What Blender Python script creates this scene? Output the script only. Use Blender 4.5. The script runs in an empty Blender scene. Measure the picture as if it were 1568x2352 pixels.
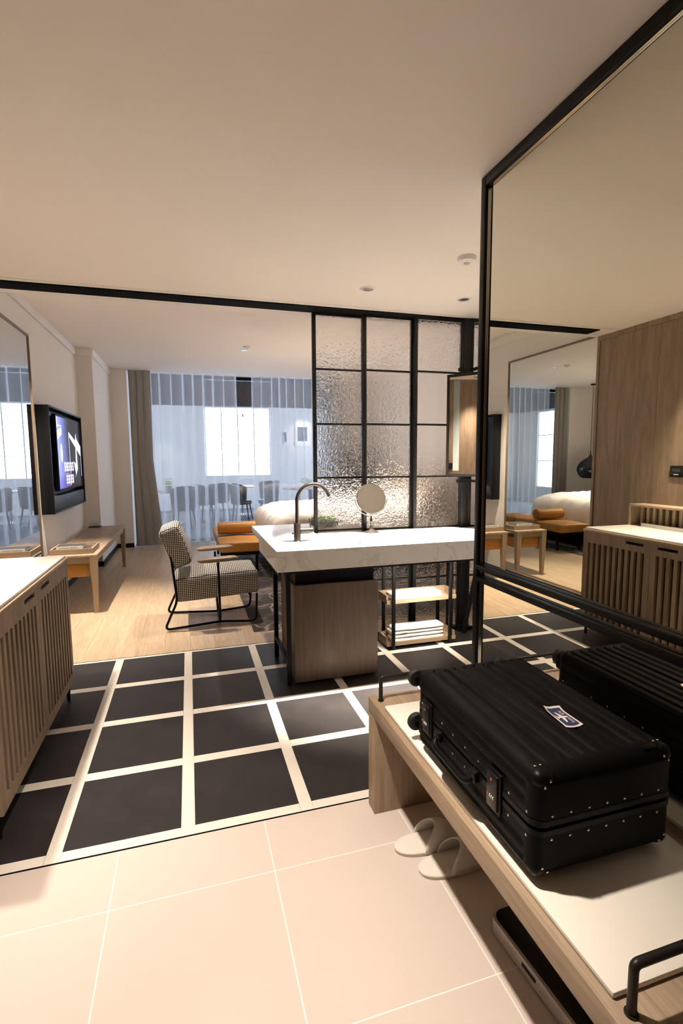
import bpy, bmesh, math, random
from mathutils import Vector, Matrix, noise
random.seed(7)
S = bpy.context.scene
COL = S.collection
PI = math.pi

# ------------------------------------------------------------------ camera
K = 0.42
F, YAW, PITCH, ROLL = 1159.2102, 0.2924, -0.105, -0.0067      # focal length in pixels of the 1568x2352 frame
CAM = Vector((0.0637 * K, -4.6547 * K, 3.4341 * K))
fwd = Vector((math.sin(YAW) * math.cos(PITCH), math.cos(YAW) * math.cos(PITCH), math.sin(PITCH)))
rgt = Vector((math.cos(YAW), -math.sin(YAW), 0))
upv = rgt.cross(fwd)
r2 = rgt * math.cos(ROLL) + upv * math.sin(ROLL)
u2 = upv * math.cos(ROLL) - rgt * math.sin(ROLL)
cd = bpy.data.cameras.new('camera')
cd.sensor_fit = 'VERTICAL'; cd.sensor_height = 36.0; cd.sensor_width = 24.0
cd.lens = 36.0 * F / 2352.0
cd.clip_start = 0.02; cd.clip_end = 200
cam = bpy.data.objects.new('camera', cd); COL.objects.link(cam)
M = Matrix((r2, u2, -fwd)).transposed().to_4x4(); M.translation = CAM
cam.matrix_world = M
S.camera = cam

# ------------------------------------------------------------------ world and exposure
W = bpy.data.worlds.new('sky'); S.world = W; W.use_nodes = True
bg = W.node_tree.nodes['Background']
bg.inputs[0].default_value = (0.69, 0.79, 1.0, 1); bg.inputs[1].default_value = 8.0
S.view_settings.view_transform = 'Standard'; S.view_settings.look = 'None'
S.view_settings.gamma = 1.0; S.view_settings.use_curve_mapping = False
S.view_settings.exposure = 0.76

XM = 2.8414 * K      # plane of the big mirror
ZE = 2.54            # entry ceiling
ZB = 2.90            # bedroom ceiling
XW = -1.28           # face of the oak panelling
XL = -1.34           # bedroom left wall
XR = 3.35            # bedroom right wall
YN = -3.3            # wall behind the camera
YF = 7.15            # window line

# daylight enters through the far windows: portals only guide the sampling of the sky
def portal(name, loc, rot, sx, sy):
    l = bpy.data.lights.new(name, 'AREA'); l.shape = 'RECTANGLE'; l.size = sx; l.size_y = sy
    l.cycles.is_portal = True
    o = bpy.data.objects.new(name, l); COL.objects.link(o); o.location = loc; o.rotation_euler = rot
portal('window_portal', (1.45, 13.3, 1.95), (PI / 2, 0, PI), 1.9, 2.0)
portal('window_portal', (-4.05, 10.2, 1.75), (PI / 2, 0, -PI / 2), 4.0, 2.5)
portal('window_portal', (6.05, 10.2, 1.75), (PI / 2, 0, PI / 2), 4.0, 2.5)

# ------------------------------------------------------------------ materials
MATS = {}
def nm(name):
    m = bpy.data.materials.new(name); m.use_nodes = True
    nt = m.node_tree; b = nt.nodes['Principled BSDF']
    MATS[name] = m
    return m, nt, b
def plain(name, col, rough=0.5, metal=0.0, spec=0.5, var=0.0, vscale=8, bump=0.0, bscale=200, coat=0.0):
    m, nt, b = nm(name)
    b.inputs['Base Color'].default_value = (*col, 1); b.inputs['Roughness'].default_value = rough
    b.inputs['Metallic'].default_value = metal; b.inputs['Specular IOR Level'].default_value = spec
    b.inputs['Coat Weight'].default_value = coat
    if var or bump:
        tc = nt.nodes.new('ShaderNodeTexCoord')
    if var:
        n = nt.nodes.new('ShaderNodeTexNoise'); n.inputs['Scale'].default_value = vscale; n.inputs['Detail'].default_value = 5
        r = nt.nodes.new('ShaderNodeValToRGB')
        r.color_ramp.elements[0].position = .3; r.color_ramp.elements[1].position = .7
        r.color_ramp.elements[0].color = (*[max(0, c * (1 - var)) for c in col], 1)
        r.color_ramp.elements[1].color = (*[min(1, c * (1 + var)) for c in col], 1)
        nt.links.new(tc.outputs['Object'], n.inputs['Vector']); nt.links.new(n.outputs['Fac'], r.inputs['Fac'])
        nt.links.new(r.outputs['Color'], b.inputs['Base Color'])
    if bump:
        n2 = nt.nodes.new('ShaderNodeTexNoise'); n2.inputs['Scale'].default_value = bscale; n2.inputs['Detail'].default_value = 3
        bp = nt.nodes.new('ShaderNodeBump'); bp.inputs['Strength'].default_value = bump; bp.inputs['Distance'].default_value = .002
        nt.links.new(tc.outputs['Object'], n2.inputs['Vector']); nt.links.new(n2.outputs['Fac'], bp.inputs['Height'])
        nt.links.new(bp.outputs['Normal'], b.inputs['Normal'])
    return m
def wood(name, light, dark, axis='Z', rough=0.5, dens=1.0):
    m, nt, b = nm(name)
    tc = nt.nodes.new('ShaderNodeTexCoord'); mp = nt.nodes.new('ShaderNodeMapping')
    oi = nt.nodes.new('ShaderNodeObjectInfo')
    va = nt.nodes.new('ShaderNodeVectorMath'); va.operation = 'MULTIPLY_ADD'
    cv = nt.nodes.new('ShaderNodeCombineXYZ')
    for i in range(3): nt.links.new(oi.outputs['Random'], cv.inputs[i])
    va.inputs[1].default_value = (3.1, 5.3, 2.7)
    nt.links.new(cv.outputs[0], va.inputs[0]); nt.links.new(tc.outputs['Object'], va.inputs[2])
    sc = [9 * dens] * 3; sc['XYZ'.index(axis)] = 0.7 * dens
    mp.inputs['Scale'].default_value = sc
    n = nt.nodes.new('ShaderNodeTexNoise'); n.inputs['Scale'].default_value = 2.2; n.inputs['Detail'].default_value = 7
    n.inputs['Roughness'].default_value = .62; n.inputs['Distortion'].default_value = 1.2
    sc2 = [120] * 3; sc2['XYZ'.index(axis)] = 5
    mp2 = nt.nodes.new('ShaderNodeMapping'); mp2.inputs['Scale'].default_value = sc2
    n2 = nt.nodes.new('ShaderNodeTexNoise'); n2.inputs['Scale'].default_value = 1.5; n2.inputs['Detail'].default_value = 3
    r = nt.nodes.new('ShaderNodeValToRGB')
    r.color_ramp.elements[0].position = .34; r.color_ramp.elements[1].position = .62
    r.color_ramp.elements[0].color = (*dark, 1); r.color_ramp.elements[1].color = (*light, 1)
    mx = nt.nodes.new('ShaderNodeMix'); mx.data_type = 'RGBA'; mx.blend_type = 'MULTIPLY'; mx.inputs['Factor'].default_value = .35
    r2_ = nt.nodes.new('ShaderNodeValToRGB')
    r2_.color_ramp.elements[0].position = .35; r2_.color_ramp.elements[1].position = .6
    r2_.color_ramp.elements[0].color = (.55, .5, .45, 1); r2_.color_ramp.elements[1].color = (1, 1, 1, 1)
    L = nt.links.new
    L(va.outputs[0], mp.inputs['Vector']); L(va.outputs[0], mp2.inputs['Vector'])
    L(mp.outputs[0], n.inputs['Vector']); L(mp2.outputs[0], n2.inputs['Vector'])
    L(n.outputs['Fac'], r.inputs['Fac']); L(n2.outputs['Fac'], r2_.inputs['Fac'])
    L(r.outputs['Color'], mx.inputs['A']); L(r2_.outputs['Color'], mx.inputs['B'])
    L(mx.outputs['Result'], b.inputs['Base Color'])
    bp = nt.nodes.new('ShaderNodeBump'); bp.inputs['Strength'].default_value = .12; bp.inputs['Distance'].default_value = .002
    L(n2.outputs['Fac'], bp.inputs['Height']); L(bp.outputs['Normal'], b.inputs['Normal'])
    b.inputs['Roughness'].default_value = rough
    return m
def emit(name, col, strength):
    m, nt, b = nm(name)
    b.inputs['Base Color'].default_value = (0, 0, 0, 1); b.inputs['Roughness'].default_value = .25
    b.inputs['Emission Color'].default_value = (*col, 1); b.inputs['Emission Strength'].default_value = strength
    return m

plain('paint', (.80, .76, .71), .8, bump=.03, bscale=400)
plain('ceiling_paint', (.88, .83, .78), .85)
plain('trim_paint', (.82, .79, .74), .6)
plain('baseboard', (.010, .009, .009), .5, spec=.2)
wood('oak_x', (.41, .305, .205), (.295, .212, .138), 'X')
wood('oak_y', (.41, .305, .205), (.295, .212, .138), 'Y')
wood('oak_z', (.41, .305, .205), (.295, .212, .138), 'Z')
wood('panel_oak', (.275, .198, .130), (.190, .134, .086), 'Z', .45, .8)
wood('floor_oak', (.58, .44, .29), (.46, .335, .21), 'Y', .38)
wood('dark_oak', (.125, .086, .055), (.088, .060, .038), 'Z')
wood('cabinet_oak', (.28, .198, .128), (.195, .136, .086), 'Z')
wood('frame_brown', (.22, .155, .105), (.16, .112, .075), 'Z')
plain('black_metal', (.005, .0045, .0045), .45, 0, spec=.15)
plain('black_track', (.003, .003, .003), .8, spec=.04)
plain('gunmetal', (.016, .013, .011), .38, .1, spec=.3)
plain('chrome', (.6, .57, .53), .18, 1.0)
plain('rivet_metal', (.72, .66, .58), .25, 1.0)
plain('cream_strip', (.80, .74, .66), .35, var=.03)
plain('grout', (.86, .84, .80), .6)
plain('entry_tile', (.66, .57, .51), .32, var=.012, vscale=2.5)
plain('slipper_white', (.78, .74, .66), .9, bump=.6, bscale=420)
plain('slipper_trim', (.74, .70, .62), .85)
plain('towel_white', (.86, .83, .78), .95, bump=.8, bscale=500)
plain('linen', (.80, .75, .70), .9, var=.03, vscale=3, bump=.15, bscale=60)
plain('leather_tan', (.43, .195, .034), .42, bump=.15, bscale=300)
plain('arm_leather', (.27, .19, .125), .4)
plain('grey_curtain', (.30, .285, .26), .9, var=.05, vscale=60)
plain('suitcase_black', (.0042, .0036, .0034), .5, spec=.08)
plain('suitcase_trim', (.0034, .0032, .0032), .4, spec=.14)
plain('lock_black', (.008, .0075, .0075), .25, spec=.3)
plain('red_dot', (.6, .03, .02), .4)
plain('dial_white', (.7, .68, .62), .4)
plain('rubber', (.012, .012, .013), .6)
plain('bench_slab', (.80, .76, .68), .22, var=.02, vscale=5)
plain('tv_black', (.006, .006, .007), .4, spec=.25)
plain('tv_grey', (.034, .036, .042), .5, spec=.3)
plain('device_grey', (.42, .38, .34), .4)
plain('paper', (.80, .76, .66), .7)
plain('print_dark', (.10, .08, .06), .7)
plain('book_dark', (.05, .045, .045), .6)
plain('pot_dark', (.05, .048, .045), .5)
plain('leaf', (.18, .42, .05), .5, var=.3, vscale=40)
plain('pale_leaf', (.42, .55, .22), .6, var=.3, vscale=20)
plain('plastic_white', (.82, .78, .75), .35)
plain('reflector', (.30, .29, .28), .25, .9)
plain('scale_silver', (.62, .60, .57), .35, .6)
plain('scale_black', (.010, .010, .011), .15)
plain('sticker_cream', (.72, .64, .56), .6)
plain('sticker_navy', (.022, .034, .10), .6)
plain('frost_strip', (.085, .092, .085), .6)
plain('acrylic_grey', (.42, .40, .38), .3)
plain('restaurant_wall', (.74, .70, .66), .8)
plain('restaurant_chair', (.045, .032, .03), .4)
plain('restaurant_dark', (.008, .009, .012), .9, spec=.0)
plain('table_top', (.50, .36, .26), .35)
plain('picture_print', (.12, .13, .17), .6, var=.6, vscale=12)
plain('picture_mount', (.82, .82, .80), .6)
plain('steel_grey', (.35, .36, .38), .35, .7)

def m_black_tile():
    m, nt, b = nm('black_tile'); L = nt.links.new
    tc = nt.nodes.new('ShaderNodeTexCoord')
    n = nt.nodes.new('ShaderNodeTexNoise'); n.inputs['Scale'].default_value = 3.0; n.inputs['Detail'].default_value = 9; n.inputs['Roughness'].default_value = .7
    r = nt.nodes.new('ShaderNodeValToRGB')
    r.color_ramp.elements[0].position = .45; r.color_ramp.elements[1].position = .85
    r.color_ramp.elements[0].color = (.019, .0165, .0165, 1); r.color_ramp.elements[1].color = (.048, .042, .040, 1)
    v = nt.nodes.new('ShaderNodeTexVoronoi'); v.inputs['Scale'].default_value = 26
    r2 = nt.nodes.new('ShaderNodeValToRGB')
    r2.color_ramp.elements[0].position = .015; r2.color_ramp.elements[1].position = .03
    r2.color_ramp.elements[0].color = (.35, .32, .3, 1); r2.color_ramp.elements[1].color = (0, 0, 0, 1)
    n3 = nt.nodes.new('ShaderNodeTexNoise'); n3.inputs['Scale'].default_value = 5
    r3 = nt.nodes.new('ShaderNodeValToRGB'); r3.color_ramp.elements[0].position = .52; r3.color_ramp.elements[1].position = .6
    mu = nt.nodes.new('ShaderNodeMix'); mu.data_type = 'RGBA'; mu.blend_type = 'MULTIPLY'; mu.inputs['Factor'].default_value = 1
    ad = nt.nodes.new('ShaderNodeMix'); ad.data_type = 'RGBA'; ad.blend_type = 'ADD'; ad.inputs['Factor'].default_value = 1
    for x in (n, v, n3): L(tc.outputs['Object'], x.inputs['Vector'])
    L(n.outputs['Fac'], r.inputs['Fac']); L(v.outputs['Distance'], r2.inputs['Fac']); L(n3.outputs['Fac'], r3.inputs['Fac'])
    L(r2.outputs['Color'], mu.inputs['A']); L(r3.outputs['Color'], mu.inputs['B'])
    L(r.outputs['Color'], ad.inputs['A']); L(mu.outputs['Result'], ad.inputs['B']); L(ad.outputs['Result'], b.inputs['Base Color'])
    b.inputs['Roughness'].default_value = .42; b.inputs['Specular IOR Level'].default_value = .4
m_black_tile()

def m_marble():
    m, nt, b = nm('marble'); L = nt.links.new
    tc = nt.nodes.new('ShaderNodeTexCoord')
    n = nt.nodes.new('ShaderNodeTexNoise'); n.inputs['Scale'].default_value = 2.2; n.inputs['Detail'].default_value = 8; n.inputs['Distortion'].default_value = 1.6
    r = nt.nodes.new('ShaderNodeValToRGB'); e = r.color_ramp.elements
    e[0].position = .47; e[0].color = (.78, .745, .69, 1); e[1].position = .53; e[1].color = (.78, .745, .69, 1)
    k = r.color_ramp.elements.new(.5); k.color = (.66, .62, .56, 1)
    v = nt.nodes.new('ShaderNodeTexNoise'); v.inputs['Scale'].default_value = 13; v.inputs['Detail'].default_value = 4; v.inputs['Distortion'].default_value = .8
    r2 = nt.nodes.new('ShaderNodeValToRGB')
    r2.color_ramp.elements[0].position = .735; r2.color_ramp.elements[1].position = .765
    r2.color_ramp.elements[0].color = (1, 1, 1, 1); r2.color_ramp.elements[1].color = (.42, .37, .31, 1)
    mu = nt.nodes.new('ShaderNodeMix'); mu.data_type = 'RGBA'; mu.blend_type = 'MULTIPLY'; mu.inputs['Factor'].default_value = 1
    L(tc.outputs['Object'], n.inputs['Vector']); L(tc.outputs['Object'], v.inputs['Vector'])
    L(n.outputs['Fac'], r.inputs['Fac']); L(v.outputs['Fac'], r2.inputs['Fac'])
    L(r.outputs['Color'], mu.inputs['A']); L(r2.outputs['Color'], mu.inputs['B']); L(mu.outputs['Result'], b.inputs['Base Color'])
    b.inputs['Roughness'].default_value = .13
m_marble()

def m_houndstooth():
    m, nt, b = nm('houndstooth'); L = nt.links.new
    tc = nt.nodes.new('ShaderNodeTexCoord')
    sp = nt.nodes.new('ShaderNodeSeparateXYZ'); sn = nt.nodes.new('ShaderNodeSeparateXYZ')
    L(tc.outputs['Object'], sp.inputs[0]); L(tc.outputs['Normal'], sn.inputs[0])
    prev = None
    def math_(op, a, bb=None):
        q = nt.nodes.new('ShaderNodeMath'); q.operation = op
        for i, v in enumerate((a, bb)):
            if v is None: continue
            if isinstance(v, (int, float)): q.inputs[i].default_value = v
            else: L(v, q.inputs[i])
        return q.outputs[0]
    for i in range(3):
        f = math_('FRACT', math_('MULTIPLY', sp.outputs[i], 1 / .0155))
        st = math_('GREATER_THAN', f, .35)
        an = math_('GREATER_THAN', math_('ABSOLUTE', sn.outputs[i]), .80)
        a = math_('MAXIMUM', st, an)
        prev = a if prev is None else math_('MULTIPLY', prev, a)
    mx = nt.nodes.new('ShaderNodeMix'); mx.data_type = 'RGBA'
    mx.inputs['A'].default_value = (.018, .016, .015, 1); mx.inputs['B'].default_value = (.80, .77, .70, 1)
    L(prev, mx.inputs['Factor']); L(mx.outputs['Result'], b.inputs['Base Color']); b.inputs['Roughness'].default_value = .9
m_houndstooth()

def m_rug():
    m, nt, b = nm('rug'); L = nt.links.new
    tc = nt.nodes.new('ShaderNodeTexCoord')
    v = nt.nodes.new('ShaderNodeTexVoronoi'); v.feature = 'DISTANCE_TO_EDGE'; v.inputs['Scale'].default_value = 1.9
    n = nt.nodes.new('ShaderNodeTexNoise'); n.inputs['Scale'].default_value = 2; n.inputs['Detail'].default_value = 3
    ad = nt.nodes.new('ShaderNodeVectorMath'); ad.operation = 'MULTIPLY_ADD'; ad.inputs[1].default_value = (.6, .6, 0)
    r = nt.nodes.new('ShaderNodeValToRGB')
    r.color_ramp.elements[0].position = .008; r.color_ramp.elements[1].position = .02
    r.color_ramp.elements[0].color = (.30, .25, .21, 1); r.color_ramp.elements[1].color = (.052, .044, .042, 1)
    n2 = nt.nodes.new('ShaderNodeTexNoise'); n2.inputs['Scale'].default_value = 3.5; n2.inputs['Detail'].default_value = 6
    r2 = nt.nodes.new('ShaderNodeValToRGB'); r2.color_ramp.elements[0].position = .5; r2.color_ramp.elements[1].position = .62
    r2.color_ramp.elements[0].color = (0, 0, 0, 1); r2.color_ramp.elements[1].color = (.085, .07, .06, 1)
    a2 = nt.nodes.new('ShaderNodeMix'); a2.data_type = 'RGBA'; a2.blend_type = 'ADD'; a2.inputs['Factor'].default_value = 1
    L(tc.outputs['Object'], n.inputs['Vector']); L(n.outputs['Color'], ad.inputs[0]); L(tc.outputs['Object'], ad.inputs[2])
    L(ad.outputs[0], v.inputs['Vector']); L(v.outputs['Distance'], r.inputs['Fac'])
    L(tc.outputs['Object'], n2.inputs['Vector']); L(n2.outputs['Fac'], r2.inputs['Fac'])
    L(r.outputs['Color'], a2.inputs['A']); L(r2.outputs['Color'], a2.inputs['B']); L(a2.outputs['Result'], b.inputs['Base Color'])
    b.inputs['Roughness'].default_value = .95
m_rug()

def m_carpet():
    m, nt, b = nm('restaurant_carpet'); L = nt.links.new
    tc = nt.nodes.new('ShaderNodeTexCoord'); mp = nt.nodes.new('ShaderNodeMapping'); mp.inputs['Scale'].default_value = (1.5, 9, 1)
    n = nt.nodes.new('ShaderNodeTexNoise'); n.inputs['Scale'].default_value = 1.6; n.inputs['Detail'].default_value = 6
    r = nt.nodes.new('ShaderNodeValToRGB'); r.color_ramp.elements[0].position = .42; r.color_ramp.elements[1].position = .58
    r.color_ramp.elements[0].color = (.06, .065, .085, 1); r.color_ramp.elements[1].color = (.36, .36, .38, 1)
    L(tc.outputs['Object'], mp.inputs[0]); L(mp.outputs[0], n.inputs['Vector']); L(n.outputs['Fac'], r.inputs['Fac'])
    L(r.outputs['Color'], b.inputs['Base Color']); b.inputs['Roughness'].default_value = .9
m_carpet()

def m_mirror(name, col, rough=0.0):
    m, nt, b = nm(name)
    b.inputs['Base Color'].default_value = (*col, 1); b.inputs['Metallic'].default_value = 1; b.inputs['Roughness'].default_value = rough
def m_bronze():
    m, nt, b = nm('bronze_film'); L = nt.links.new
    b.inputs['Base Color'].default_value = (.40, .37, .22, 1); b.inputs['Metallic'].default_value = 1; b.inputs['Roughness'].default_value = .10
    tc = nt.nodes.new('ShaderNodeTexCoord'); n = nt.nodes.new('ShaderNodeTexNoise'); n.inputs['Scale'].default_value = 30; n.inputs['Detail'].default_value = 2
    bp = nt.nodes.new('ShaderNodeBump'); bp.inputs['Strength'].default_value = .35; bp.inputs['Distance'].default_value = .002
    L(tc.outputs['Object'], n.inputs['Vector']); L(n.outputs['Fac'], bp.inputs['Height']); L(bp.outputs['Normal'], b.inputs['Normal'])
m_bronze()
m_mirror('mirror', (.80, .79, .70)); m_mirror('wall_mirror', (.80, .82, .82)); m_mirror('small_mirror', (.74, .72, .68))

def m_ripple():
    m, nt, b = nm('ripple_glass'); L = nt.links.new
    b.inputs['Base Color'].default_value = (.97, .97, .97, 1); b.inputs['Roughness'].default_value = .07
    b.inputs['Transmission Weight'].default_value = 1; b.inputs['IOR'].default_value = 1.45
    tc = nt.nodes.new('ShaderNodeTexCoord')
    n = nt.nodes.new('ShaderNodeTexNoise'); n.inputs['Scale'].default_value = 50; n.inputs['Detail'].default_value = 1.5; n.inputs['Distortion'].default_value = .6
    bp = nt.nodes.new('ShaderNodeBump'); bp.inputs['Strength'].default_value = 1.0; bp.inputs['Distance'].default_value = .0045
    L(tc.outputs['Object'], n.inputs['Vector']); L(n.outputs['Fac'], bp.inputs['Height']); L(bp.outputs['Normal'], b.inputs['Normal'])
m_ripple()
def m_clear():
    m, nt, b = nm('clear_glass')
    for n in list(nt.nodes):
        if n.type != 'OUTPUT_MATERIAL': nt.nodes.remove(n)
    out = [n for n in nt.nodes if n.type == 'OUTPUT_MATERIAL'][0]
    t = nt.nodes.new('ShaderNodeBsdfTransparent'); t.inputs[0].default_value = (.93, .96, .97, 1)
    g = nt.nodes.new('ShaderNodeBsdfGlossy'); g.inputs['Roughness'].default_value = .02
    mx = nt.nodes.new('ShaderNodeMixShader'); mx.inputs[0].default_value = .06
    nt.links.new(t.outputs[0], mx.inputs[1]); nt.links.new(g.outputs[0], mx.inputs[2]); nt.links.new(mx.outputs[0], out.inputs[0])
m_clear()
def m_sheer():
    m, nt, b = nm('sheer')
    for n in list(nt.nodes):
        if n.type != 'OUTPUT_MATERIAL': nt.nodes.remove(n)
    out = [n for n in nt.nodes if n.type == 'OUTPUT_MATERIAL'][0]
    t = nt.nodes.new('ShaderNodeBsdfTransparent')
    tr = nt.nodes.new('ShaderNodeBsdfTranslucent'); tr.inputs[0].default_value = (.86, .88, .92, 1)
    df = nt.nodes.new('ShaderNodeBsdfDiffuse'); df.inputs[0].default_value = (.86, .86, .88, 1)
    m1 = nt.nodes.new('ShaderNodeMixShader'); m1.inputs[0].default_value = .45
    m2 = nt.nodes.new('ShaderNodeMixShader'); m2.inputs[0].default_value = .35
    L = nt.links.new
    L(tr.outputs[0], m1.inputs[1]); L(df.outputs[0], m1.inputs[2]); L(t.outputs[0], m2.inputs[1]); L(m1.outputs[0], m2.inputs[2]); L(m2.outputs[0], out.inputs[0])
m_sheer()
def m_screen():
    m, nt, b = nm('tv_screen'); L = nt.links.new
    tc = nt.nodes.new('ShaderNodeTexCoord'); sp = nt.nodes.new('ShaderNodeSeparateXYZ')
    L(tc.outputs['Object'], sp.inputs[0])
    mr = nt.nodes.new('ShaderNodeMapRange'); mr.inputs[1].default_value = 3.86; mr.inputs[2].default_value = 4.5
    L(sp.outputs[1], mr.inputs[0])
    r = nt.nodes.new('ShaderNodeValToRGB')
    r.color_ramp.elements[0].color = (.20, .20, .75, 1); r.color_ramp.elements[1].color = (.018, .016, .022, 1)
    r.color_ramp.elements[1].position = .75
    L(mr.outputs[0], r.inputs[0]); L(r.outputs[0], b.inputs['Emission Color']); b.inputs['Emission Strength'].default_value = .75
    b.inputs['Base Color'].default_value = (.01, .01, .012, 1); b.inputs['Roughness'].default_value = .12
m_screen()
emit('screen_white', (.62, .66, 1.0), 1.15); emit('screen_text', (.80, .80, 1.0), 1.1); emit('screen_pink', (.45, .08, .42), .5); emit('screen_pale', (.75, .95, 1.0), 1.2)
emit('fill_glow', (1, .80, .58), 3.0)  # glow of the added fill strip under the counter

# ------------------------------------------------------------------ mesh helpers
class MB:
    def __init__(s): s.bm = bmesh.new()
    def box(s, x0, x1, y0, y1, z0, z1, bv=0.0, seg=2, mat=None):
        c = Vector(((x0 + x1) / 2, (y0 + y1) / 2, (z0 + z1) / 2))
        m = Matrix.Translation(c) @ Matrix.Diagonal((abs(x1 - x0), abs(y1 - y0), abs(z1 - z0), 1))
        if mat is not None: m = mat @ m
        r = bmesh.ops.create_cube(s.bm, size=1, matrix=m)
        if bv > 0:
            ed = list({e for v in r['verts'] for e in v.link_edges})
            bmesh.ops.bevel(s.bm, geom=ed, offset=bv, segments=seg, affect='EDGES', profile=.5)
        return s
    def loft(s, rings, cap=True, closed=True):
        vs = [[s.bm.verts.new(p) for p in r] for r in rings]
        n = len(vs[0])
        for a, b in zip(vs[:-1], vs[1:]):
            for i in range(n if closed else n - 1):
                j = (i + 1) % n
                s.bm.faces.new((a[i], a[j], b[j], b[i]))
        if cap and closed:
            s.bm.faces.new(list(reversed(vs[0]))); s.bm.faces.new(vs[-1])
        return s
    def tube(s, pts, r, seg=10, closed=False):
        pts = [Vector(p) for p in pts]; n = len(pts)
        rr = r if isinstance(r, (list, tuple)) else [r] * n
        rings = []; nrm = None
        for i, p in enumerate(pts):
            a = pts[(i - 1) % n] if (i or closed) else p; b = pts[(i + 1) % n] if (i < n - 1 or closed) else p
            t = (b - a).normalized()
            if nrm is None:
                nrm = t.cross(Vector((0, 0, 1)))
                if nrm.length < .05: nrm = t.cross(Vector((1, 0, 0)))
            nrm = (nrm - t * nrm.dot(t)).normalized()
            bi = t.cross(nrm)
            rings.append([p + (nrm * math.cos(2 * PI * k / seg) + bi * math.sin(2 * PI * k / seg)) * rr[i] for k in range(seg)])
        if closed: rings.append(rings[0]); return s.loft(rings, cap=False)
        return s.loft(rings)
    def cyl(s, p0, p1, r, seg=20): return s.tube([p0, p1], r, seg)
    def lathe(s, prof, c=(0, 0, 0), seg=28, mat=None):
        c = Vector(c); rings = []
        for (r, z) in prof:
            ring = [Vector((r * math.cos(2 * PI * k / seg), r * math.sin(2 * PI * k / seg), z)) for k in range(seg)]
            rings.append([(mat @ q if mat is not None else q) + c for q in ring])
        return s.loft(rings)
    def prism(s, pts, z0, z1):
        return s.loft([[Vector((x, y, z0)) for x, y in pts], [Vector((x, y, z1)) for x, y in pts]])
    def extrude(s, pts, d):
        d = Vector(d); return s.loft([[Vector(p) for p in pts], [Vector(p) + d for p in pts]])
    def mesh(s, name):
        bmesh.ops.recalc_face_normals(s.bm, faces=s.bm.faces[:])
        me = bpy.data.meshes.new(name); s.bm.to_mesh(me); s.bm.free(); return me
    def obj(s, name, mat, parent=None, smooth=False, label=None):
        me = s.mesh(name); me.materials.append(MATS[mat])
        o = bpy.data.objects.new(name, me); COL.objects.link(o)
        if smooth:
            for p in me.polygons: p.use_smooth = True
            if smooth != 'all': me.set_sharp_from_angle(angle=math.radians(38))
        adopt(o, parent)
        if label: o['label'] = label
        return o
def origin(o):
    v = Vector((0, 0, 0))
    while o is not None: v += Vector(o.get('_base', (0, 0, 0))); o = o.parent
    return v
def adopt(o, parent):
    if parent is None: return
    o.parent = parent
    o.matrix_parent_inverse = Matrix.Translation(-Vector(BASE.get(parent.name, (0, 0, 0))))
BASE = {}
def tag(o, label, cat, group=None, kind=None):
    o['label'] = label; o['category'] = cat
    if group: o['group'] = group
    if kind: o['kind'] = kind
    return o
def thing(name, label, cat, loc=(0, 0, 0), group=None, kind=None):
    o = bpy.data.objects.new(name, None); COL.objects.link(o); o.location = loc; o.empty_display_size = .05
    BASE[o.name] = loc
    return tag(o, label, cat, group, kind)
def struct(o, label, cat): return tag(o, label, cat, kind='structure')
def copy_tree(o, loc, rz=0, label=None, parent=None):
    c = o.copy(); COL.objects.link(c)
    if parent is None: c.location = loc; c.rotation_euler = (0, 0, rz)
    else: c.parent = parent
    if label: c['label'] = label
    for ch in list(o.children): copy_tree(ch, None, 0, None, c)
    return c
def share(name, me, mat, parent, loc, rot=(0, 0, 0)):
    o = bpy.data.objects.new(name, me); COL.objects.link(o)
    o.location = loc; o.rotation_euler = rot
    if not me.materials: me.materials.append(MATS[mat])
    adopt(o, parent); return o
def one(name, mat, args, parent=None, bv=0.0, smooth=False):
    return MB().box(*args, bv).obj(name, mat, parent, smooth or bv > 0)
def cr(pts, sub=8, closed=False):
    P = [Vector(p) for p in pts]; out = []; n = len(P)
    for i in range(n if closed else n - 1):
        p0 = P[(i - 1) % n] if (closed or i) else P[0]; p1 = P[i]; p2 = P[(i + 1) % n]
        p3 = P[(i + 2) % n] if (closed or i + 2 < n) else P[-1]
        for k in range(sub):
            t = k / sub
            out.append(.5 * ((2 * p1) + (p2 - p0) * t + (2 * p0 - 5 * p1 + 4 * p2 - p3) * t * t + (3 * p1 - p0 - 3 * p2 + p3) * t ** 3))
    if not closed: out.append(P[-1])
    return out
def fillet(pts, r, sub=6):
    P = [Vector(p) for p in pts]; out = [P[0]]
    for a, b, c in zip(P[:-2], P[1:-1], P[2:]):
        d1 = (a - b).normalized(); d2 = (c - b).normalized()
        q = min(r, (a - b).length * .48, (c - b).length * .48)
        s0 = b + d1 * q; s1 = b + d2 * q
        for k in range(sub + 1):
            t = k / sub; out.append(s0 * (1 - t) ** 2 + b * 2 * t * (1 - t) + s1 * t * t)
    out.append(P[-1]); return out
def text_mesh(body, size, align='CENTER', ext=0.0):
    c = bpy.data.curves.new('lettering', 'FONT'); c.body = body; c.size = size; c.align_x = align; c.align_y = 'CENTER'; c.extrude = ext
    o = bpy.data.objects.new('lettering', c); COL.objects.link(o)
    dg = bpy.context.evaluated_depsgraph_get(); dg.update()
    me = bpy.data.meshes.new_from_object(o.evaluated_get(dg))
    bpy.data.objects.remove(o); bpy.data.curves.remove(c); return me

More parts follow.
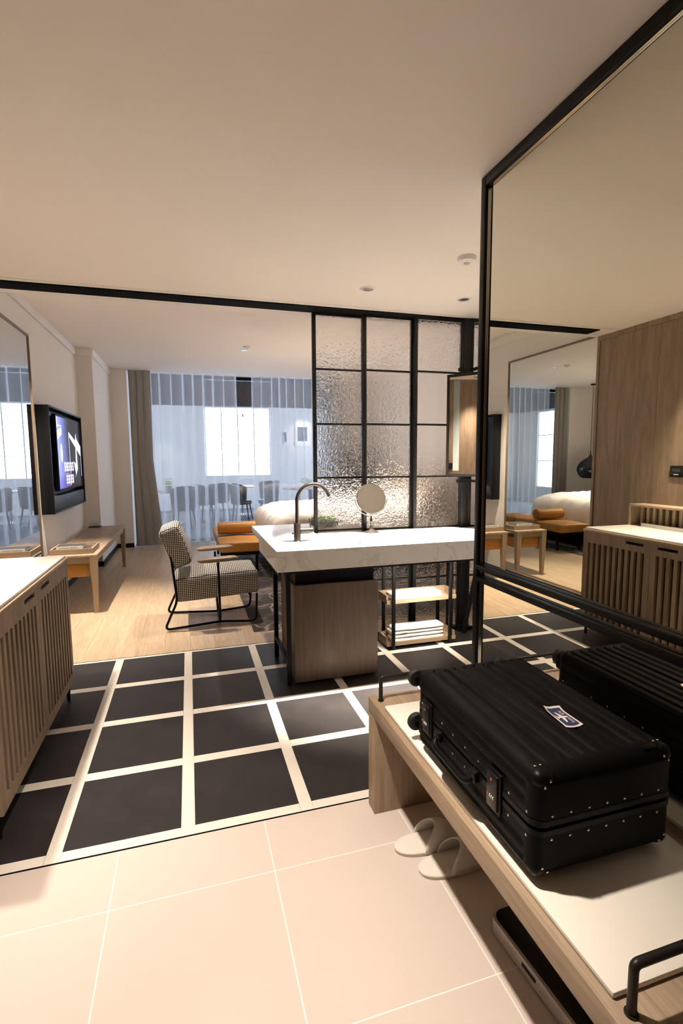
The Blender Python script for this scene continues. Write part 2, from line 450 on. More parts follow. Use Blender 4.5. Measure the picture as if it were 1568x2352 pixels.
# ------------------------------------------------------------------ floors
floor_v = thing('floor', 'black tiles framed by cream strips on the vanity floor', 'floor', (0, 0, 0), kind='structure')
one('base', 'cream_strip', (XL, XR, -.058, 1.925, -.05, -.006), floor_v)
TX, TY = .42, .430; PX, PY = .473256, .48783
tile_me = MB().box(0, TX, 0, TY, -.0055, .0, .0008, 1).mesh('tile')
strip_y = MB().box(0, PX - TX - .001, -.05, 1.925, -.0055, .0).mesh('strip')
strip_x = MB().box(0, TX - .001, 0, PY - TY - .001, -.0055, .0).mesh('strip')
for i in range(-3, 7):
    for j in range(4):
        share('tile', tile_me, 'black_tile', floor_v, (i * PX, j * PY, 0))
    for j in range(-1, 4):
        if j == 3:
            one('strip', 'cream_strip', (i * PX + .0005, i * PX + TX - .0005, 3 * PY + TY + .0005, 1.925, -.0055, 0), floor_v)
        else:
            dy = j * PY + TY + .0005
            y0 = max(dy, -.05)
            if j == -1: one('strip', 'cream_strip', (i * PX + .0005, i * PX + TX - .0005, -.05, -.0005, -.0055, 0), floor_v)
            else: share('strip', strip_x, 'cream_strip', floor_v, (i * PX + .0005, dy, 0))
    share('strip', strip_y, 'cream_strip', floor_v, (i * PX - (PX - TX) + .0005, 0, 0))
one('joint', 'black_track', (XL, XM, -.058, -.05, -.006, .0005), floor_v)

floor_e = thing('floor', 'large beige tiles with pale joints on the entry floor', 'floor', (0, -2, 0), kind='structure')
one('base', 'grout', (XL, XM + .1, YN, -.058, -.05, -.0003), floor_e)
xs = [-.272 + .5375 * k for k in range(-3, 5)]; ys = [-.058] + [-.318 - .541 * k for k in range(0, 7)]
for a, b in zip(xs[:-1], xs[1:]):
    a = max(a, XL); b = min(b, XM + .1)
    if b - a < .05: continue
    for q, (c, d) in enumerate(zip(ys[:-1], ys[1:])):
        d = max(d, YN)
        if c - d < .05: continue
        one('tile', 'entry_tile', (a + .0019, b - .0019, d + .0019, c - (.0019 if q else 0), -.008, 0), floor_e)

floor_b = thing('floor', 'pale oak plank floor of the bedroom', 'floor', (0, 4, 0), kind='structure')
one('base', 'dark_oak', (XL, XR, 1.925, YF, -.05, -.004), floor_b)
pw = .19
nx = int((XR - XL) / pw) + 1
for i in range(nx):
    x0 = XL + i * pw; x1 = min(x0 + pw, XR)
    if x1 - x0 < .02: continue
    y = 1.927 - (i * .47 % 1.3)
    while y < YF:
        a = max(y, 1.927); b = min(y + 1.3, YF)
        if b - a > .03: one('plank', 'floor_oak', (x0 + .0006, x1 - .0006, a + .0006, b - .0006, -.012, 0), floor_b)
        y += 1.3
o = one('threshold', 'black_track', (XL, XR, 1.921, 1.927, -.006, .001), floor_b)

# ------------------------------------------------------------------ ceilings and walls
struct(one('ceiling', 'ceiling_paint', (XL - .1, XR + .1, YN - .1, 1.955, ZE, 3.0)), 'smooth warm white ceiling over the entry and vanity', 'ceiling')
struct(one('ceiling', 'ceiling_paint', (XL - .1, XR + .1, 1.955, YF + .3, ZB, 3.0)), 'white bedroom ceiling beyond the black track', 'ceiling')
struct(one('wall_left', 'paint', (XL - .1, XL, 1.955, YF + .3, 0, ZB)), 'cream painted left wall of the bedroom behind the television', 'wall')
wl = thing('wall_left', 'oak panelled left wall beside the entry cabinet', 'wall', (XW, -.6, 0), kind='structure')
one('base', 'dark_oak', (XL - .1, XW - .018, YN, 1.93, 0, ZE), wl)
yy = 1.90
while yy > YN + .05:
    y2 = max(yy - .62, YN); one('panel', 'panel_oak', (XW - .018, XW, y2 + .0012, yy - .0012, .06, ZE - .045), wl); yy = y2
one('top_rail', 'panel_oak', (XW - .018, XW + .006, YN, 1.93, ZE - .043, ZE - .0005), wl)
one('end_stile', 'panel_oak', (XW - .018, XW + .008, 1.902, 1.93, 0, ZE - .044), wl)
one('kick', 'black_metal', (XW - .018, XW - .004, YN, 1.90, 0, .058), wl)
wb = thing('wall_back', 'oak panelled wall behind the viewer', 'wall', (0, YN, 0), kind='structure')
one('base', 'dark_oak', (XL, XM + .1, YN - .1, YN - .02, 0, ZE), wb)
for k in range(4): one('panel', 'panel_oak', (XL + k * .65, min(XL + (k + 1) * .65 - .003, XM + .1), YN - .02, YN, 0, ZE), wb)
struct(one('wall_right', 'paint', (XM + .012, XM + .10, YN, -.085, 0, ZE)), 'wall that carries the big mirror', 'wall')
struct(one('wall_right', 'paint', (XR, XR + .1, -.085, YF + .3, 0, ZB)), 'right wall of the bedroom at the head of the bed', 'wall')
struct(one('wall_back', 'paint', (XM + .1, XR, -.185, -.085, 0, ZE)), 'wall closing the bathroom behind the mirror', 'wall')
PYN = 5.50; PXF = -1.14; YRET = 7.0
struct(one('wall_left', 'paint', (XL, PXF, PYN, YF + .3, 0, ZB)), 'square cream pillar standing out beside the television', 'pillar')
struct(one('wall_far', 'paint', (PXF, -.885, YRET, YF + .3, 0, ZB)), 'narrow cream wall return left of the curtains', 'wall')
struct(one('wall_far', 'paint', (2.74, XR, YRET, YF + .3, 0, ZB)), 'cream wall right of the curtains', 'wall')
def cornice(args, lab): struct(one('trim_1', 'trim_paint', args, None, .006), lab, 'cornice')
cornice((XL, XL + .022, 1.956, PYN, ZB - .10, ZB), 'white cornice strip along the left bedroom wall')
cornice((XL, PXF + .022, PYN - .022, PYN, ZB - .10, ZB), 'white cornice strip across the pillar face')
cornice((PXF, PXF + .022, PYN, YRET, ZB - .10, ZB), 'white cornice strip along the pillar side')
for args, lab in (((XL, XL + .012, 1.956, PYN, 0, .07), 'black baseboard under the desk'), ((XL, PXF + .012, PYN - .012, PYN, 0, .07), 'black baseboard across the pillar'),
                  ((PXF, PXF + .012, PYN, YRET, 0, .07), 'black baseboard along the pillar side'), ((PXF, -.885, YRET - .012, YRET, 0, .07), 'black baseboard left of the grey curtain')):
    struct(one('baseboard_left', 'baseboard', args), lab, 'baseboard')

# ceiling track with its pale edge strips
trk = thing('ceiling_track', 'long black sliding door track set in the ceiling', 'track', (0, 1.78, ZE))
one('channel', 'black_track', (-1.08, XR, 1.702, 1.850, ZE - .010, ZE - .0005), trk)
for y0, y1 in ((1.655, 1.698), (1.852, 1.95)):
    one('edge_strip', 'trim_paint', (-1.26, XR, y0, y1, ZE - .003, ZE - .0003), trk)

# ------------------------------------------------------------------ downlights
def downlight(x, y, z, energy, label, angle=105, blend=.55, r=.036, col=(1, .868, .74)):
    t = thing('downlight', label, 'downlight', (x, y, z), 'recessed ceiling downlights')
    MB().lathe([(.037, -.001), (.040, -.006), (.048, -.006), (.052, -.001)], (x, y, z), 32).obj('trim_ring', 'plastic_white', t, True)
    MB().lathe([(.0375, -.0015), (.026, -.004), (.012, -.0025)], (x, y, z), 24).obj('reflector', 'reflector', t, True)
    l = bpy.data.lights.new('downlight_lamp', 'SPOT'); l.energy = energy; l.color = col; l.spot_size = math.radians(angle); l.spot_blend = blend
    l.shadow_soft_size = r
    o = bpy.data.objects.new('downlight_lamp', l); COL.objects.link(o); o.location = (x, y, z - .045); adopt(o, t)
    return t
downlight(1.18, 1.26, ZE, 1700, 'ceiling downlight above the middle of the marble counter', 50, 1.0)
downlight(1.90, 1.284, ZE, 1500, 'ceiling downlight above the right end of the marble counter', 50, 1.0)
downlight(-1.05, .73, ZE, 220, 'ceiling downlight above the slatted cabinet', 70, 1.0)
downlight(.10, -.70, ZE, 200, 'ceiling downlight over the beige entry floor', 78, 1.0)
downlight(-1.05, 2.95, ZB, 380, 'ceiling downlight above the near end of the desk', 66, .9)
downlight(.40, 2.75, ZB, 110, 'ceiling downlight above the checked armchair', 66, .8)
downlight(.80, 5.10, ZB, 60, 'ceiling downlight above the tan daybed', 66, .8)
downlight(2.1, 4.7, ZB, 420, 'ceiling downlight above the bed', 80, .9)

def detector(x, y, z, label):
    t = thing('smoke_detector', label, 'detector', (x, y, z))
    MB().lathe([(.052, 0), (.052, -.006), (.046, -.022), (.030, -.030), (.0005, -.030)], (x, y, z), 32).obj('dome', 'plastic_white', t, True)
    MB().lathe([(.018, -.029), (.016, -.034), (.0005, -.034)], (x, y, z), 20).obj('sensor', 'acrylic_grey', t, True)
detector(1.535, .63, ZE, 'white dome smoke detector on the ceiling near the black mirror post')
detector(.81, 4.86, ZB, 'small white smoke detector on the bedroom ceiling')

# ------------------------------------------------------------------ big mirror
mr = thing('framed_mirror', 'floor to ceiling mirror in a black metal frame beside the bench', 'mirror', (XM, -1.6, 0))
one('glass', 'mirror', (XM, XM + .006, YN + .05, -.092, .03, ZE - .03), mr)
f_ = .018
one('post', 'black_metal', (XM - f_, XM + .05, -.118, -.086, 0, ZE - .002), mr, .003)
one('post_bead', 'chrome', (XM - .007, XM - .0005, -.1215, -.1185, 0, ZE - .05), mr)
one('top_rail', 'black_metal', (XM - f_, XM - .0005, YN + .02, -.119, ZE - .040, ZE - .002), mr, .003)
one('top_bead', 'chrome', (XM - .007, XM - .0005, YN + .02, -.125, ZE - .045, ZE - .0405), mr)
one('bottom_rail', 'black_metal', (XM - f_, XM - .0005, YN + .02, -.119, 0, .04), mr, .003)
for z in (.987, .937):
    b_ = one('crossbar', 'black_metal', (XM - .028, XM - .0005, YN + .02, -.11, z - .010, z + .010), mr, .003)

# ------------------------------------------------------------------ luggage bench
bn = thing('luggage_bench', 'oak luggage bench with a white stone top below the mirror', 'bench', (.95, -1.2, 0))
BX0, BX1 = .70, XM - .03
one('end_panel', 'oak_z', (BX0, BX1, -.156, -.085, 0, .408), bn, .002)
one('top_board', 'oak_y', (BX0, BX1, -2.5, -.085, .4085, .470), bn, .002)
one('support', 'oak_z', (BX0, BX1, -2.5, -2.43, 0, .408), bn, .002)
one('stone_slab', 'bench_slab', (BX0 + .022, BX1, -1.318, -.205, .4705, .484), bn, .004)
def u_handle(y, lab):
    h = thing('luggage_rail', lab, 'rail', (.95, y, .47))
    MB().tube(fillet([(.735, y, .471), (.735, y, .567), (1.12, y, .567), (1.12, y, .471)], .012, 4), .0085, 12).obj('bar', 'gunmetal', h, True)
    for x in (.735, 1.12): MB().lathe([(.012, 0), (.012, .003), (.0005, .003)], (x, y, .4705), 16).obj('foot', 'gunmetal', h, True)
u_handle(-.135, 'black metal rail at the far end of the luggage bench'); u_handle(-1.345, 'black metal rail in the bottom right corner, at the near end of the bench')

# ------------------------------------------------------------------ suitcase
sx0, sx1, sy0, sy1, sz0, sz1 = .722, 1.118, -1.095, -.497, .502, .757
zm0, zm1 = .609, .645
sc = thing('suitcase', 'black ribbed hard shell suitcase lying on the bench', 'suitcase', ((sx0 + sx1) / 2, (sy0 + sy1) / 2, sz0))
def half_shell(zin, zout, name):
    # outline from the parting line round the big face and back
    r = .032; up = 1 if zout > zin else -1; H = abs(zout - zin)
    base = []
    def add(x, h, nxx, nh): base.append((x, h, nxx, nh))
    for k in range(14): add(0, (H - r) * k / 14, -1, 0)
    for k in range(9):
        a = PI / 2 * k / 8; add(r - r * math.cos(a), H - r + r * math.sin(a), -math.cos(a), math.sin(a))
    Wd = sx1 - sx0
    for k in range(1, 90): add(r + (Wd - 2 * r) * k / 90, H, 0, 1)
    for k in range(9):
        a = PI / 2 * k / 8; add(Wd - r + r * math.sin(a), H - r + r * math.cos(a), math.sin(a), math.cos(a))
    for k in range(13, -1, -1): add(Wd, (H - r) * k / 14, 1, 0)
    L_ = sy1 - sy0
    stn = [(0, .030), (.004, .018), (.012, .008), (.024, .001), (.034, 0), (.040, 0), (.048, 0)]
    ts = [(a, b) for a, b in stn] + [(L_ * .5, 0)] + [(L_ - a, b) for a, b in reversed(stn)]
    rings = []
    for t, ins in ts:
        amp = 0 if t < .037 or t > L_ - .037 else 1
        ring = []
        s_ = 0; prev = None
        for (x, h, nxx, nh) in base:
            if prev is not None: s_ += math.hypot(x - prev[0], h - prev[1])
            prev = (x, h)
            ph = (s_ % .036) / .036
            g = 0
            if nh > .9: g = .0062 * min(1, max(0, (abs(ph - .5) - .24) / .10))
            elif abs(nxx) > .9 and h > .016: g = .0042 * min(1, max(0, (abs(ph - .5) - .26) / .08))
            off = -(g * amp) - ins * .9
            px = x + nxx * off; phh = h + nh * off
            if abs(nxx) > .9: px = x + nxx * off
            if ins and nh > .9 and (x < .05 or x > Wd - .05): px = x + (.9 * ins if x < .05 else -.9 * ins) * .6
            ring.append(Vector((sx0 + px, sy0 + t, zin + up * max(phh, 0 if h > 0 else 0))))
        rings.append(ring)
    m = MB(); m.loft(rings); return m.obj(name, 'suitcase_black', sc, True)
half_shell(zm1, sz1, 'upper_shell'); half_shell(zm0, sz0, 'lower_shell')
def rrect(x0, x1, y0, y1, r, n=6):
    out = []
    for cx, cy, a0 in ((x1 - r, y1 - r, 0), (x0 + r, y1 - r, PI / 2), (x0 + r, y0 + r, PI), (x1 - r, y0 + r, 3 * PI / 2)):
        for k in range(n + 1):
            a = a0 + PI / 2 * k / n; out.append((cx + r * math.cos(a), cy + r * math.sin(a)))
    return out
m = MB()
for d, z0, z1 in ((-.001, zm0, zm0 + .013), (-.006, zm0 + .013, zm1 - .013), (-.001, zm1 - .013, zm1)):
    m.prism(rrect(sx0 - d - .002, sx1 + d + .002, sy0 - d - .002, sy1 + d + .002, .03), z0, z1)
m.obj('frame', 'suitcase_trim', sc, True)
riv = MB().lathe([(.0036, 0), (.0032, .0012), (.0018, .0019), (.0003, .0021)], seg=10).mesh('rivet')
for p in riv.polygons: p.use_smooth = True
def rivet(x, y, z, n):
    q = Vector((0, 0, 1)).rotation_difference(Vector(n)).to_euler(); share('rivet', riv, 'rivet_metal', sc, (x, y, z), q)
for zz in (zm0 - .010, zm1 + .010):
    for k in range(7): rivet(sx0 + .045 + k * .05, sy0 + .0005, zz, (0, -1, 0))
    for k in range(9):
        y = sy0 + .030 + k * .066
        if any(abs(y - l) < .034 for l in (sy0 + .150, sy1 - .085)): continue
        rivet(sx0 + .0008, y, zz, (-1, 0, 0)); rivet(sx1 - .0008, y, zz, (1, 0, 0))
# corner guards
for cx, sgx in ((sx0, 1), (sx1, -1)):
    for cz, sgz in ((sz1, -1), (sz0, 1)):
        g = MB()
        e_ = .0036
        g.box(min(cx + e_ * sgx, cx + .052 * sgx), max(cx + e_ * sgx, cx + .052 * sgx), sy0 + .0015, sy0 + .048, min(cz + e_ * sgz * .4, cz + .046 * sgz), max(cz + e_ * sgz * .4, cz + .046 * sgz), .021, 5)
        go = g.obj('corner_guard', 'suitcase_trim', sc, True)
        rivet(cx + .024 * sgx, sy0 + .0013, cz + .032 * sgz, (0, -1, 0)); rivet(cx + .038 * sgx, sy0 + .0013, cz + .020 * sgz, (0, -1, 0)) 
        if sgz < 0:
            rivet(cx + .022 * sgx, sy0 + .034, cz - .0010, (0, 0, 1)); rivet(cx + .036 * sgx, sy0 + .034, cz - .0010, (0, 0, 1))
# latches, handle
for ly in (sy0 + .150, sy1 - .085):
    lt = MB().box(sx0 - .012, sx0 + .004, ly - .022, ly + .022, zm0 - .028, zm1 + .028, .004, 2).obj('latch', 'lock_black', sc, True)
    MB().box(sx0 - .006, sx0 + .0008, ly - .030, ly + .030, zm0 - .036, zm1 + .036, .003, 2).obj('recess_plate', 'suitcase_trim', lt, True)
    MB().lathe([(.0035, 0), (.0035, .0012), (.0003, .0014)], (sx0 - .012, ly, zm1 + .012), 12, Matrix.Rotation(-PI / 2, 4, 'Y')).obj('release_button', 'red_dot', lt, True)
    for k in range(3): MB().box(sx0 - .0135, sx0 - .0118, ly - .012 + k * .007, ly - .0085 + k * .007, zm0 + .000, zm0 + .008).obj('dial', 'dial_white', lt)
    MB().box(sx0 - .0135, sx0 - .0118, ly + .010, ly + .0125, zm0 + .002, zm0 + .006).obj('indicator', 'red_dot', lt)
hy0, hy1 = sy0 + .235, sy1 - .165
hd = MB().tube(fillet([(sx0 - .004, hy0, zm0 + .004), (sx0 - .020, hy0, zm0 - .010), (sx0 - .026, hy0 + .02, zm0 - .018), (sx0 - .026, hy1 - .02, zm0 - .018), (sx0 - .020, hy1, zm0 - .010), (sx0 - .004, hy1, zm0 + .004)], .012, 4), .009, 10).obj('carry_handle', 'suitcase_trim', sc, True)
for y in (hy0, hy1): MB().box(sx0 - .016, sx0 + .004, y - .014, y + .014, zm0 - .012, zm0 + .020, .005).obj('hinge', 'lock_black', hd, True)
# wheels at the far end
for wx in (sx0 + .035, sx1 - .035):
    for wz in (sz1 - .052, sz0 + .047):
        wh = MB().box(wx - .022, wx + .022, sy1 - .006, sy1 + .022, wz - .030, wz + .030, .012, 3).obj('wheel_mount', 'suitcase_trim', sc, True)
        MB().cyl((wx - .018, sy1 + .020, wz), (wx - .018, sy1 + .034, wz), .012, 14).obj('axle', 'suitcase_trim', wh, True)
        MB().lathe([(.0005, 0), (.026, .0), (.030, .004), (.030, .016), (.026, .020), (.0005, .020)], (wx - .018, sy1 + .031, wz), 28, Matrix.Rotation(-PI / 2, 4, 'X')).obj('wheel', 'rubber', sc, True)
for fx in (sx0 + .07, sx1 - .07):
    for fy in (sy0 + .09, sy1 - .09): MB().cyl((fx, fy, .4843), (fx, fy, sz0 + .004), .014, 16).obj('foot', 'rubber', sc, True)
m = MB().box(sx1 - .085, sx1 - .045, sy0 + .012, sy0 + .075, sz1 - .006, sz1 - .0005, .002); m.obj('pull_grip', 'suitcase_trim', sc, True)

# sticker
st = thing('sticker', 'navy and cream air mail sticker curling off the suitcase lid', 'sticker', (.95, -.905, sz1))
def stick(u, v):     # u along the lettering (towards the viewer), v up the lettering
    z = sz1 + .0008 + .016 * max(0, -v / .028) ** 2 * (.55 - u / .1) * .6 + .010 * max(0, (-u - .018) / .03) ** 2
    return Vector((.950 + v, -.905 - u, z))
def sheet(pts_fn, nu, nv, mat, name, lift=0, parent=st):
    me_v = []; fs = []
    for i in range(nu + 1):
        for j in range(nv + 1):
            u, v = pts_fn(i / nu, j / nv); p = stick(u, v); me_v.append((p.x, p.y, p.z + lift))
    for i in range(nu):
        for j in range(nv):
            a = i * (nv + 1) + j; fs.append((a, a + 1, a + nv + 2, a + nv + 1))
    me = bpy.data.meshes.new(name); me.from_pydata(me_v, [], fs); me.materials.append(MATS[mat])
    o = bpy.data.objects.new(name, me); COL.objects.link(o); adopt(o, parent); return o
def shape(w, h):
    def f(a, b):
        v = -h / 2 + h * b; u = -w / 2 + w * a
        u += (.006 * (1 - (2 * b - 1) ** 2)) * (1 if a > .5 else -0.2) * (abs(2 * a - 1)); return u, v
    return f
sheet(shape(.088, .054), 14, 10, 'sticker_cream', 'backing'); sheet(shape(.076, .042), 14, 10, 'sticker_navy', 'field', .0005)
def wrap(me, du, dv, mat, name, sl=1.0):
    for q in me.vertices:
        p = stick(du + q.co.x * sl, dv + q.co.y); q.co = (p.x, p.y, p.z + .0011)
    me.materials.clear(); me.materials.append(MATS[mat]); o = bpy.data.objects.new(name, me); COL.objects.link(o); adopt(o, st)
wrap(text_mesh('AIR', .0135), -.019, .0105, 'sticker_cream', 'lettering'); wrap(text_mesh('MAIL', .0135), .0185, .0105, 'sticker_cream', 'lettering')
pl = bpy.data.meshes.new('aeroplane')
pv = [(0, .017), (.003, .012), (.003, .004), (.024, -.003), (.026, -.008), (.004, -.006), (.003, -.012), (.009, -.017), (.009, -.020), (0, -.0175), (-.009, -.020), (-.009, -.017), (-.003, -.012), (-.004, -.006), (-.026, -.008), (-.024, -.003), (-.003, .004), (-.003, .012)]
pl.from_pydata([(x, y, 0) for x, y in pv], [], [tuple(range(len(pv)))]); wrap(pl, 0, .0, 'sticker_cream', 'aeroplane')

# ------------------------------------------------------------------ slippers and bathroom scale
def slipper(cx, cy, rz, label):
    t = thing('slipper', label, 'slipper', (cx, cy, 0), 'hotel slippers under the bench')
    L_, = (.27,)
    Rm = Matrix.Rotation(rz, 4, 'Z')
    def half(u): # half width along length 0 heel..1 toe
        e = max(0, 1 - abs(2 * u - 1) ** 3.2) ** .5
        return (.047 + .006 * u) * e + .0005
    def outline(off=0, n=28):
        a = [(L_ * (1 - math.cos(PI * i / n)) / 2, half((1 - math.cos(PI * i / n)) / 2) + off) for i in range(n + 1)]
        return [(x, y) for x, y in a] + [(x, -y) for x, y in reversed(a[1:-1])]
    def world(x, y, z): p = Rm @ Vector((x, y, 0)); return Vector((cx + p.x, cy + p.y, z))
    for nm_, off, z0, z1, mt in (('sole', .001, .001, .009, 'slipper_trim'), ('insole', -.0015, .009, .0155, 'slipper_white')):
        MB().loft([[world(x, y, z) for x, y in outline(off)] for z in (z0, z1)]).obj(nm_, mt, t, True)
    MB().tube([world(x, y, .013) for x, y in outline(.0005)], .003, 6, True).obj('edge_piping', 'slipper_trim', t, True)
    rings = []
    for i in range(15):
        u = .36 + .635 * i / 14; hw = half(u) + .002; hh = .066 * (1 - max(0, (u - .42) / .60) ** 1.8) + .012
        ring = []
        for k in range(17):
            a = PI * k / 16; ring.append(world(L_ * u + .058 * math.sin(a) ** 1.5 * max(0, 1 - i / 11) , hw * math.cos(a), .010 + hh * math.sin(a) ** .75))
        rings.append(ring)
    up = MB().loft(rings, cap=False, closed=False).obj('upper', 'slipper_white', t, 'all')
    so = up.modifiers.new('thick', 'SOLIDIFY'); so.thickness = .003; so.offset = 1
    MB().tube(rings[0], .0028, 6).obj('opening_trim', 'slipper_trim', t, True)
slipper(.705, -.362, math.radians(-1), 'white towelling slipper nearer the end panel of the bench')
slipper(.747, -.481, math.radians(1), 'white towelling slipper farther from the end panel of the bench')

bs = thing('bathroom_scale', 'black topped silver bathroom scale lying under the bench', 'scale', (1.02, -.95, 0))
def rot_rr(cx, cy, w, l, r, a):
    return [(cx + x * math.cos(a) - y * math.sin(a), cy + x * math.sin(a) + y * math.cos(a)) for x, y in rrect(-w / 2, w / 2, -l / 2, l / 2, r)]
SA = math.radians(4)
MB().prism(rot_rr(1.012, -.905, .28, .38, .035, SA), .006, .052).obj('body', 'scale_silver', bs, True)
MB().prism(rot_rr(1.012, -.905, .262, .362, .028, SA), .0522, .0545).obj('glass_top', 'scale_black', bs, True)
MB().prism(rot_rr(.8725, -.905, .006, .055, .0029, SA), .028, .038).obj('side_port', 'scale_black', bs)
for dx in (-.11, .11):
    for dy in (-.15, .15): MB().cyl((1.012 + dx, -.905 + dy, 0), (1.012 + dx, -.905 + dy, .007), .015, 14).obj('foot', 'rubber', bs)

# ------------------------------------------------------------------ slatted cabinet
cb = thing('slatted_cabinet', 'low oak cabinet with slatted doors and white top', 'cabinet', ((-1.28 - .684) / 2, .74, 0))
cx0, cx1, cy0, cy1, cz0, cz1 = XW + .002, -.690, .118, 1.362, .105, .852
bd = MB()
bd.box(cx0, cx1, cy0, cy0 + .022, cz0, cz1); bd.box(cx0, cx1, cy1 - .022, cy1, cz0, cz1)
bd.box(cx0, cx1, cy0 + .022, cy1 - .022, cz0, cz0 + .022); bd.box(cx0, cx0 + .012, cy0 + .022, cy1 - .022, cz0 + .022, cz1)
bd.box(cx0 + .012, cx1, cy0 + .022, cy1 - .022, cz1 - .024, cz1)
bd.obj('body', 'cabinet_oak', cb)
one('edge_board', 'oak_y', (cx0, cx1 + .006, cy0, cy1 + .004, cz1 + .0005, .868), cb, .002)
one('stone_top', 'bench_slab', (cx0, cx1 - .006, cy0 + .006, cy1 - .008, .8685, .882), cb, .004)
for lx in (cx0 + .06, cx1 - .03):
    for ly in (cy0 + .03, cy1 - .035):
        MB().tube([(lx, ly, cz0 - .0005), (lx, ly, .0)], [.014, .009], 12).obj('leg', 'black_metal', cb, True)
midy = (cy0 + cy1) / 2
for d0, d1 in ((cy0 + .004, midy - .0015), (midy + .0015, cy1 - .004)):
    z0, z1 = cz0 + .004, cz1 - .004; xf = cx1 + .0005; xb = cx1 - .021
    dr = MB()
    W1 = .045; top = .085; bot = .055
    dr.box(xb, xf, d0, d0 + W1, z0, z1); dr.box(xb, xf, d1 - W1, d1, z0, z1)
    dr.box(xb, xf, d0 + W1, d1 - W1, z0, z0 + bot)
    hy = d1 - .205 if d0 < .5 else d0 + .055
    hz = z1 - .040
    dr.box(xb, xf, d0 + W1, hy, z1 - top, z1); dr.box(xb, xf, hy + .150, d1 - W1, z1 - top, z1)
    dr.box(xb, xf, hy, hy + .150, z1 - top, hz); dr.box(xb, xf, hy, hy + .150, z1 - .012, z1)
    do = dr.obj('door', 'cabinet_oak', cb)
    n = 9; gap = (d1 - W1 - d0 - W1) / (n + .5)
    for k in range(n):
        y = d0 + W1 + gap * (k + .55)
        one('slat', 'cabinet_oak', (xb + .001, xf - .001, y, y + gap * .50, z0 + bot - .001, z1 - top + .001), do)
    one('bronze_panel', 'bronze_film', (xb - .005, xb - .0015, d0 + W1 - .01, d1 - W1 + .01, z0 + bot - .01, z1 - top + .01), do)
    one('handle_slot', 'black_metal', (xb - .006, xb - .001, hy - .005, hy + .155, hz - .006, z1 - .010), do)

# wooden box with slatted back on the cabinet and switch plate
bx = thing('slatted_box', 'open oak box with slatted back standing on the white cabinet top', 'box', (-1.17, .95, .882))
X0, X1, Y0, Y1 = XW + .002, -1.12, .55, 1.345
one('top_board', 'oak_y', (X0, X1, Y0, Y1, 1.040, 1.058), bx, .002)
one('side_panel', 'oak_z', (X0, X1, Y1 - .016, Y1, .8825, 1.0395), bx); one('side_panel', 'oak_z', (X0, X1, Y0, Y0 + .016, .8825, 1.0395), bx)
for k in range(13): one('slat', 'oak_z', (X0 + .05, X0 + .07, Y0 + .04 + k * .058, Y0 + .066 + k * .058, .8825, 1.0395), bx)
one('ledge', 'acrylic_grey', (X1 - .035, X1 - .004, Y0 + .02, Y1 - .12, .8825, .910), bx, .003)
sw = thing('switch_plate', 'black switch plate on the oak panelling', 'switch', (XW, 1.06, 1.33))
one('plate', 'lock_black', (XW + .0005, XW + .010, .985, 1.12, 1.283, 1.372), sw, .002)
one('display', 'tv_grey', (XW + .0102, XW + .011, 1.03, 1.10, 1.325, 1.35), sw); one('key', 'dial_white', (XW + .0102, XW + .0115, 1.045, 1.085, 1.300, 1.306), sw)

# ------------------------------------------------------------------ wall mirror on the left
wm = thing('wall_mirror', 'tall wall mirror in a thin brown wooden frame on the left wall', 'mirror', (XL, 2.6, 0))
my0, my1, mz0, mz1 = 1.934, 3.335, .10, 2.57
one('backing', 'dark_oak', (XL + .0005, XL + .020, my0, my1, mz0, mz1), wm)
one('glass', 'wall_mirror', (XL + .0205, XL + .025, my0 + .016, my1 - .014, mz0 + .016, mz1 - .020), wm)
for a in ((my0, my0 + .015, mz0, mz1), (my1 - .013, my1, mz0, mz1)): one('frame_stile', 'frame_brown', (XL + .0205, XL + .034, *a), wm)
for a in ((mz0, mz0 + .015), (mz1 - .019, mz1)): one('frame_rail', 'frame_brown', (XL + .0205, XL + .034, my0 + .0155, my1 - .0135, *a), wm)

# ------------------------------------------------------------------ desk with things on it
dk = thing('long_desk', 'long low oak desk along the left wall below the television', 'desk', (-1.1, 4.3, 0))
dx0, dx1, dy0, dy1, dz = XL + .085, -.825, 3.275, 5.43, .565
one('top', 'oak_y', (dx0, dx1, dy0 - .10, dy1, dz - .028, dz), dk, .003)
one('apron', 'oak_x', (dx0 + .02, dx1 - .055, dy0 - .085, dy0 - .062, dz - .085, dz - .0285), dk)
one('apron', 'oak_y', (dx1 - .045, dx1 - .025, dy0, dy1 - .06, dz - .085, dz - .0285), dk); one('apron', 'oak_x', (dx0 + .02, dx1 - .05, dy1 - .05, dy1 - .028, dz - .085, dz - .0285), dk)
for lx, sg in ((dx1 - .035, 1), (dx0 + .04, 0)):
    for ly in (dy0 - .07, dy1 - .045):
        MB().loft([[Vector((lx + a * w, ly + b * w, z)) for a, b in ((-1, -1), (1, -1), (1, 1), (-1, 1))] for w, z in ((.017, 0), (.030, dz - .13), (.033, dz - .0285))]).obj('leg', 'oak_z', dk)
one('leather_pouch', 'leather_tan', (dx0 + .03, dx1 - .085, dy0 - .060, dy0 + .30, dz - .215, dz - .09), dk, .01)
tr = thing('wooden_tray', 'square oak tray on the near end of the desk', 'tray', (-1.1, 3.43, dz))
tx0, tx1, ty0, ty1 = XL + .10, -.872, 3.245, 3.62
one('bottom', 'oak_x', (tx0, tx1, ty0, ty1, dz + .0005, dz + .008), tr)
for a in ((tx0, tx1, ty0, ty0 + .014), (tx0, tx1, ty1 - .014, ty1)): one('side', 'oak_x', (*a, dz + .0085, dz + .050), tr)
for a in ((tx0, tx0 + .014, ty0 + .0145, ty1 - .0145), (tx1 - .014, tx1, ty0 + .0145, ty1 - .0145)): one('side', 'oak_y', (*a, dz + .0085, dz + .050), tr)
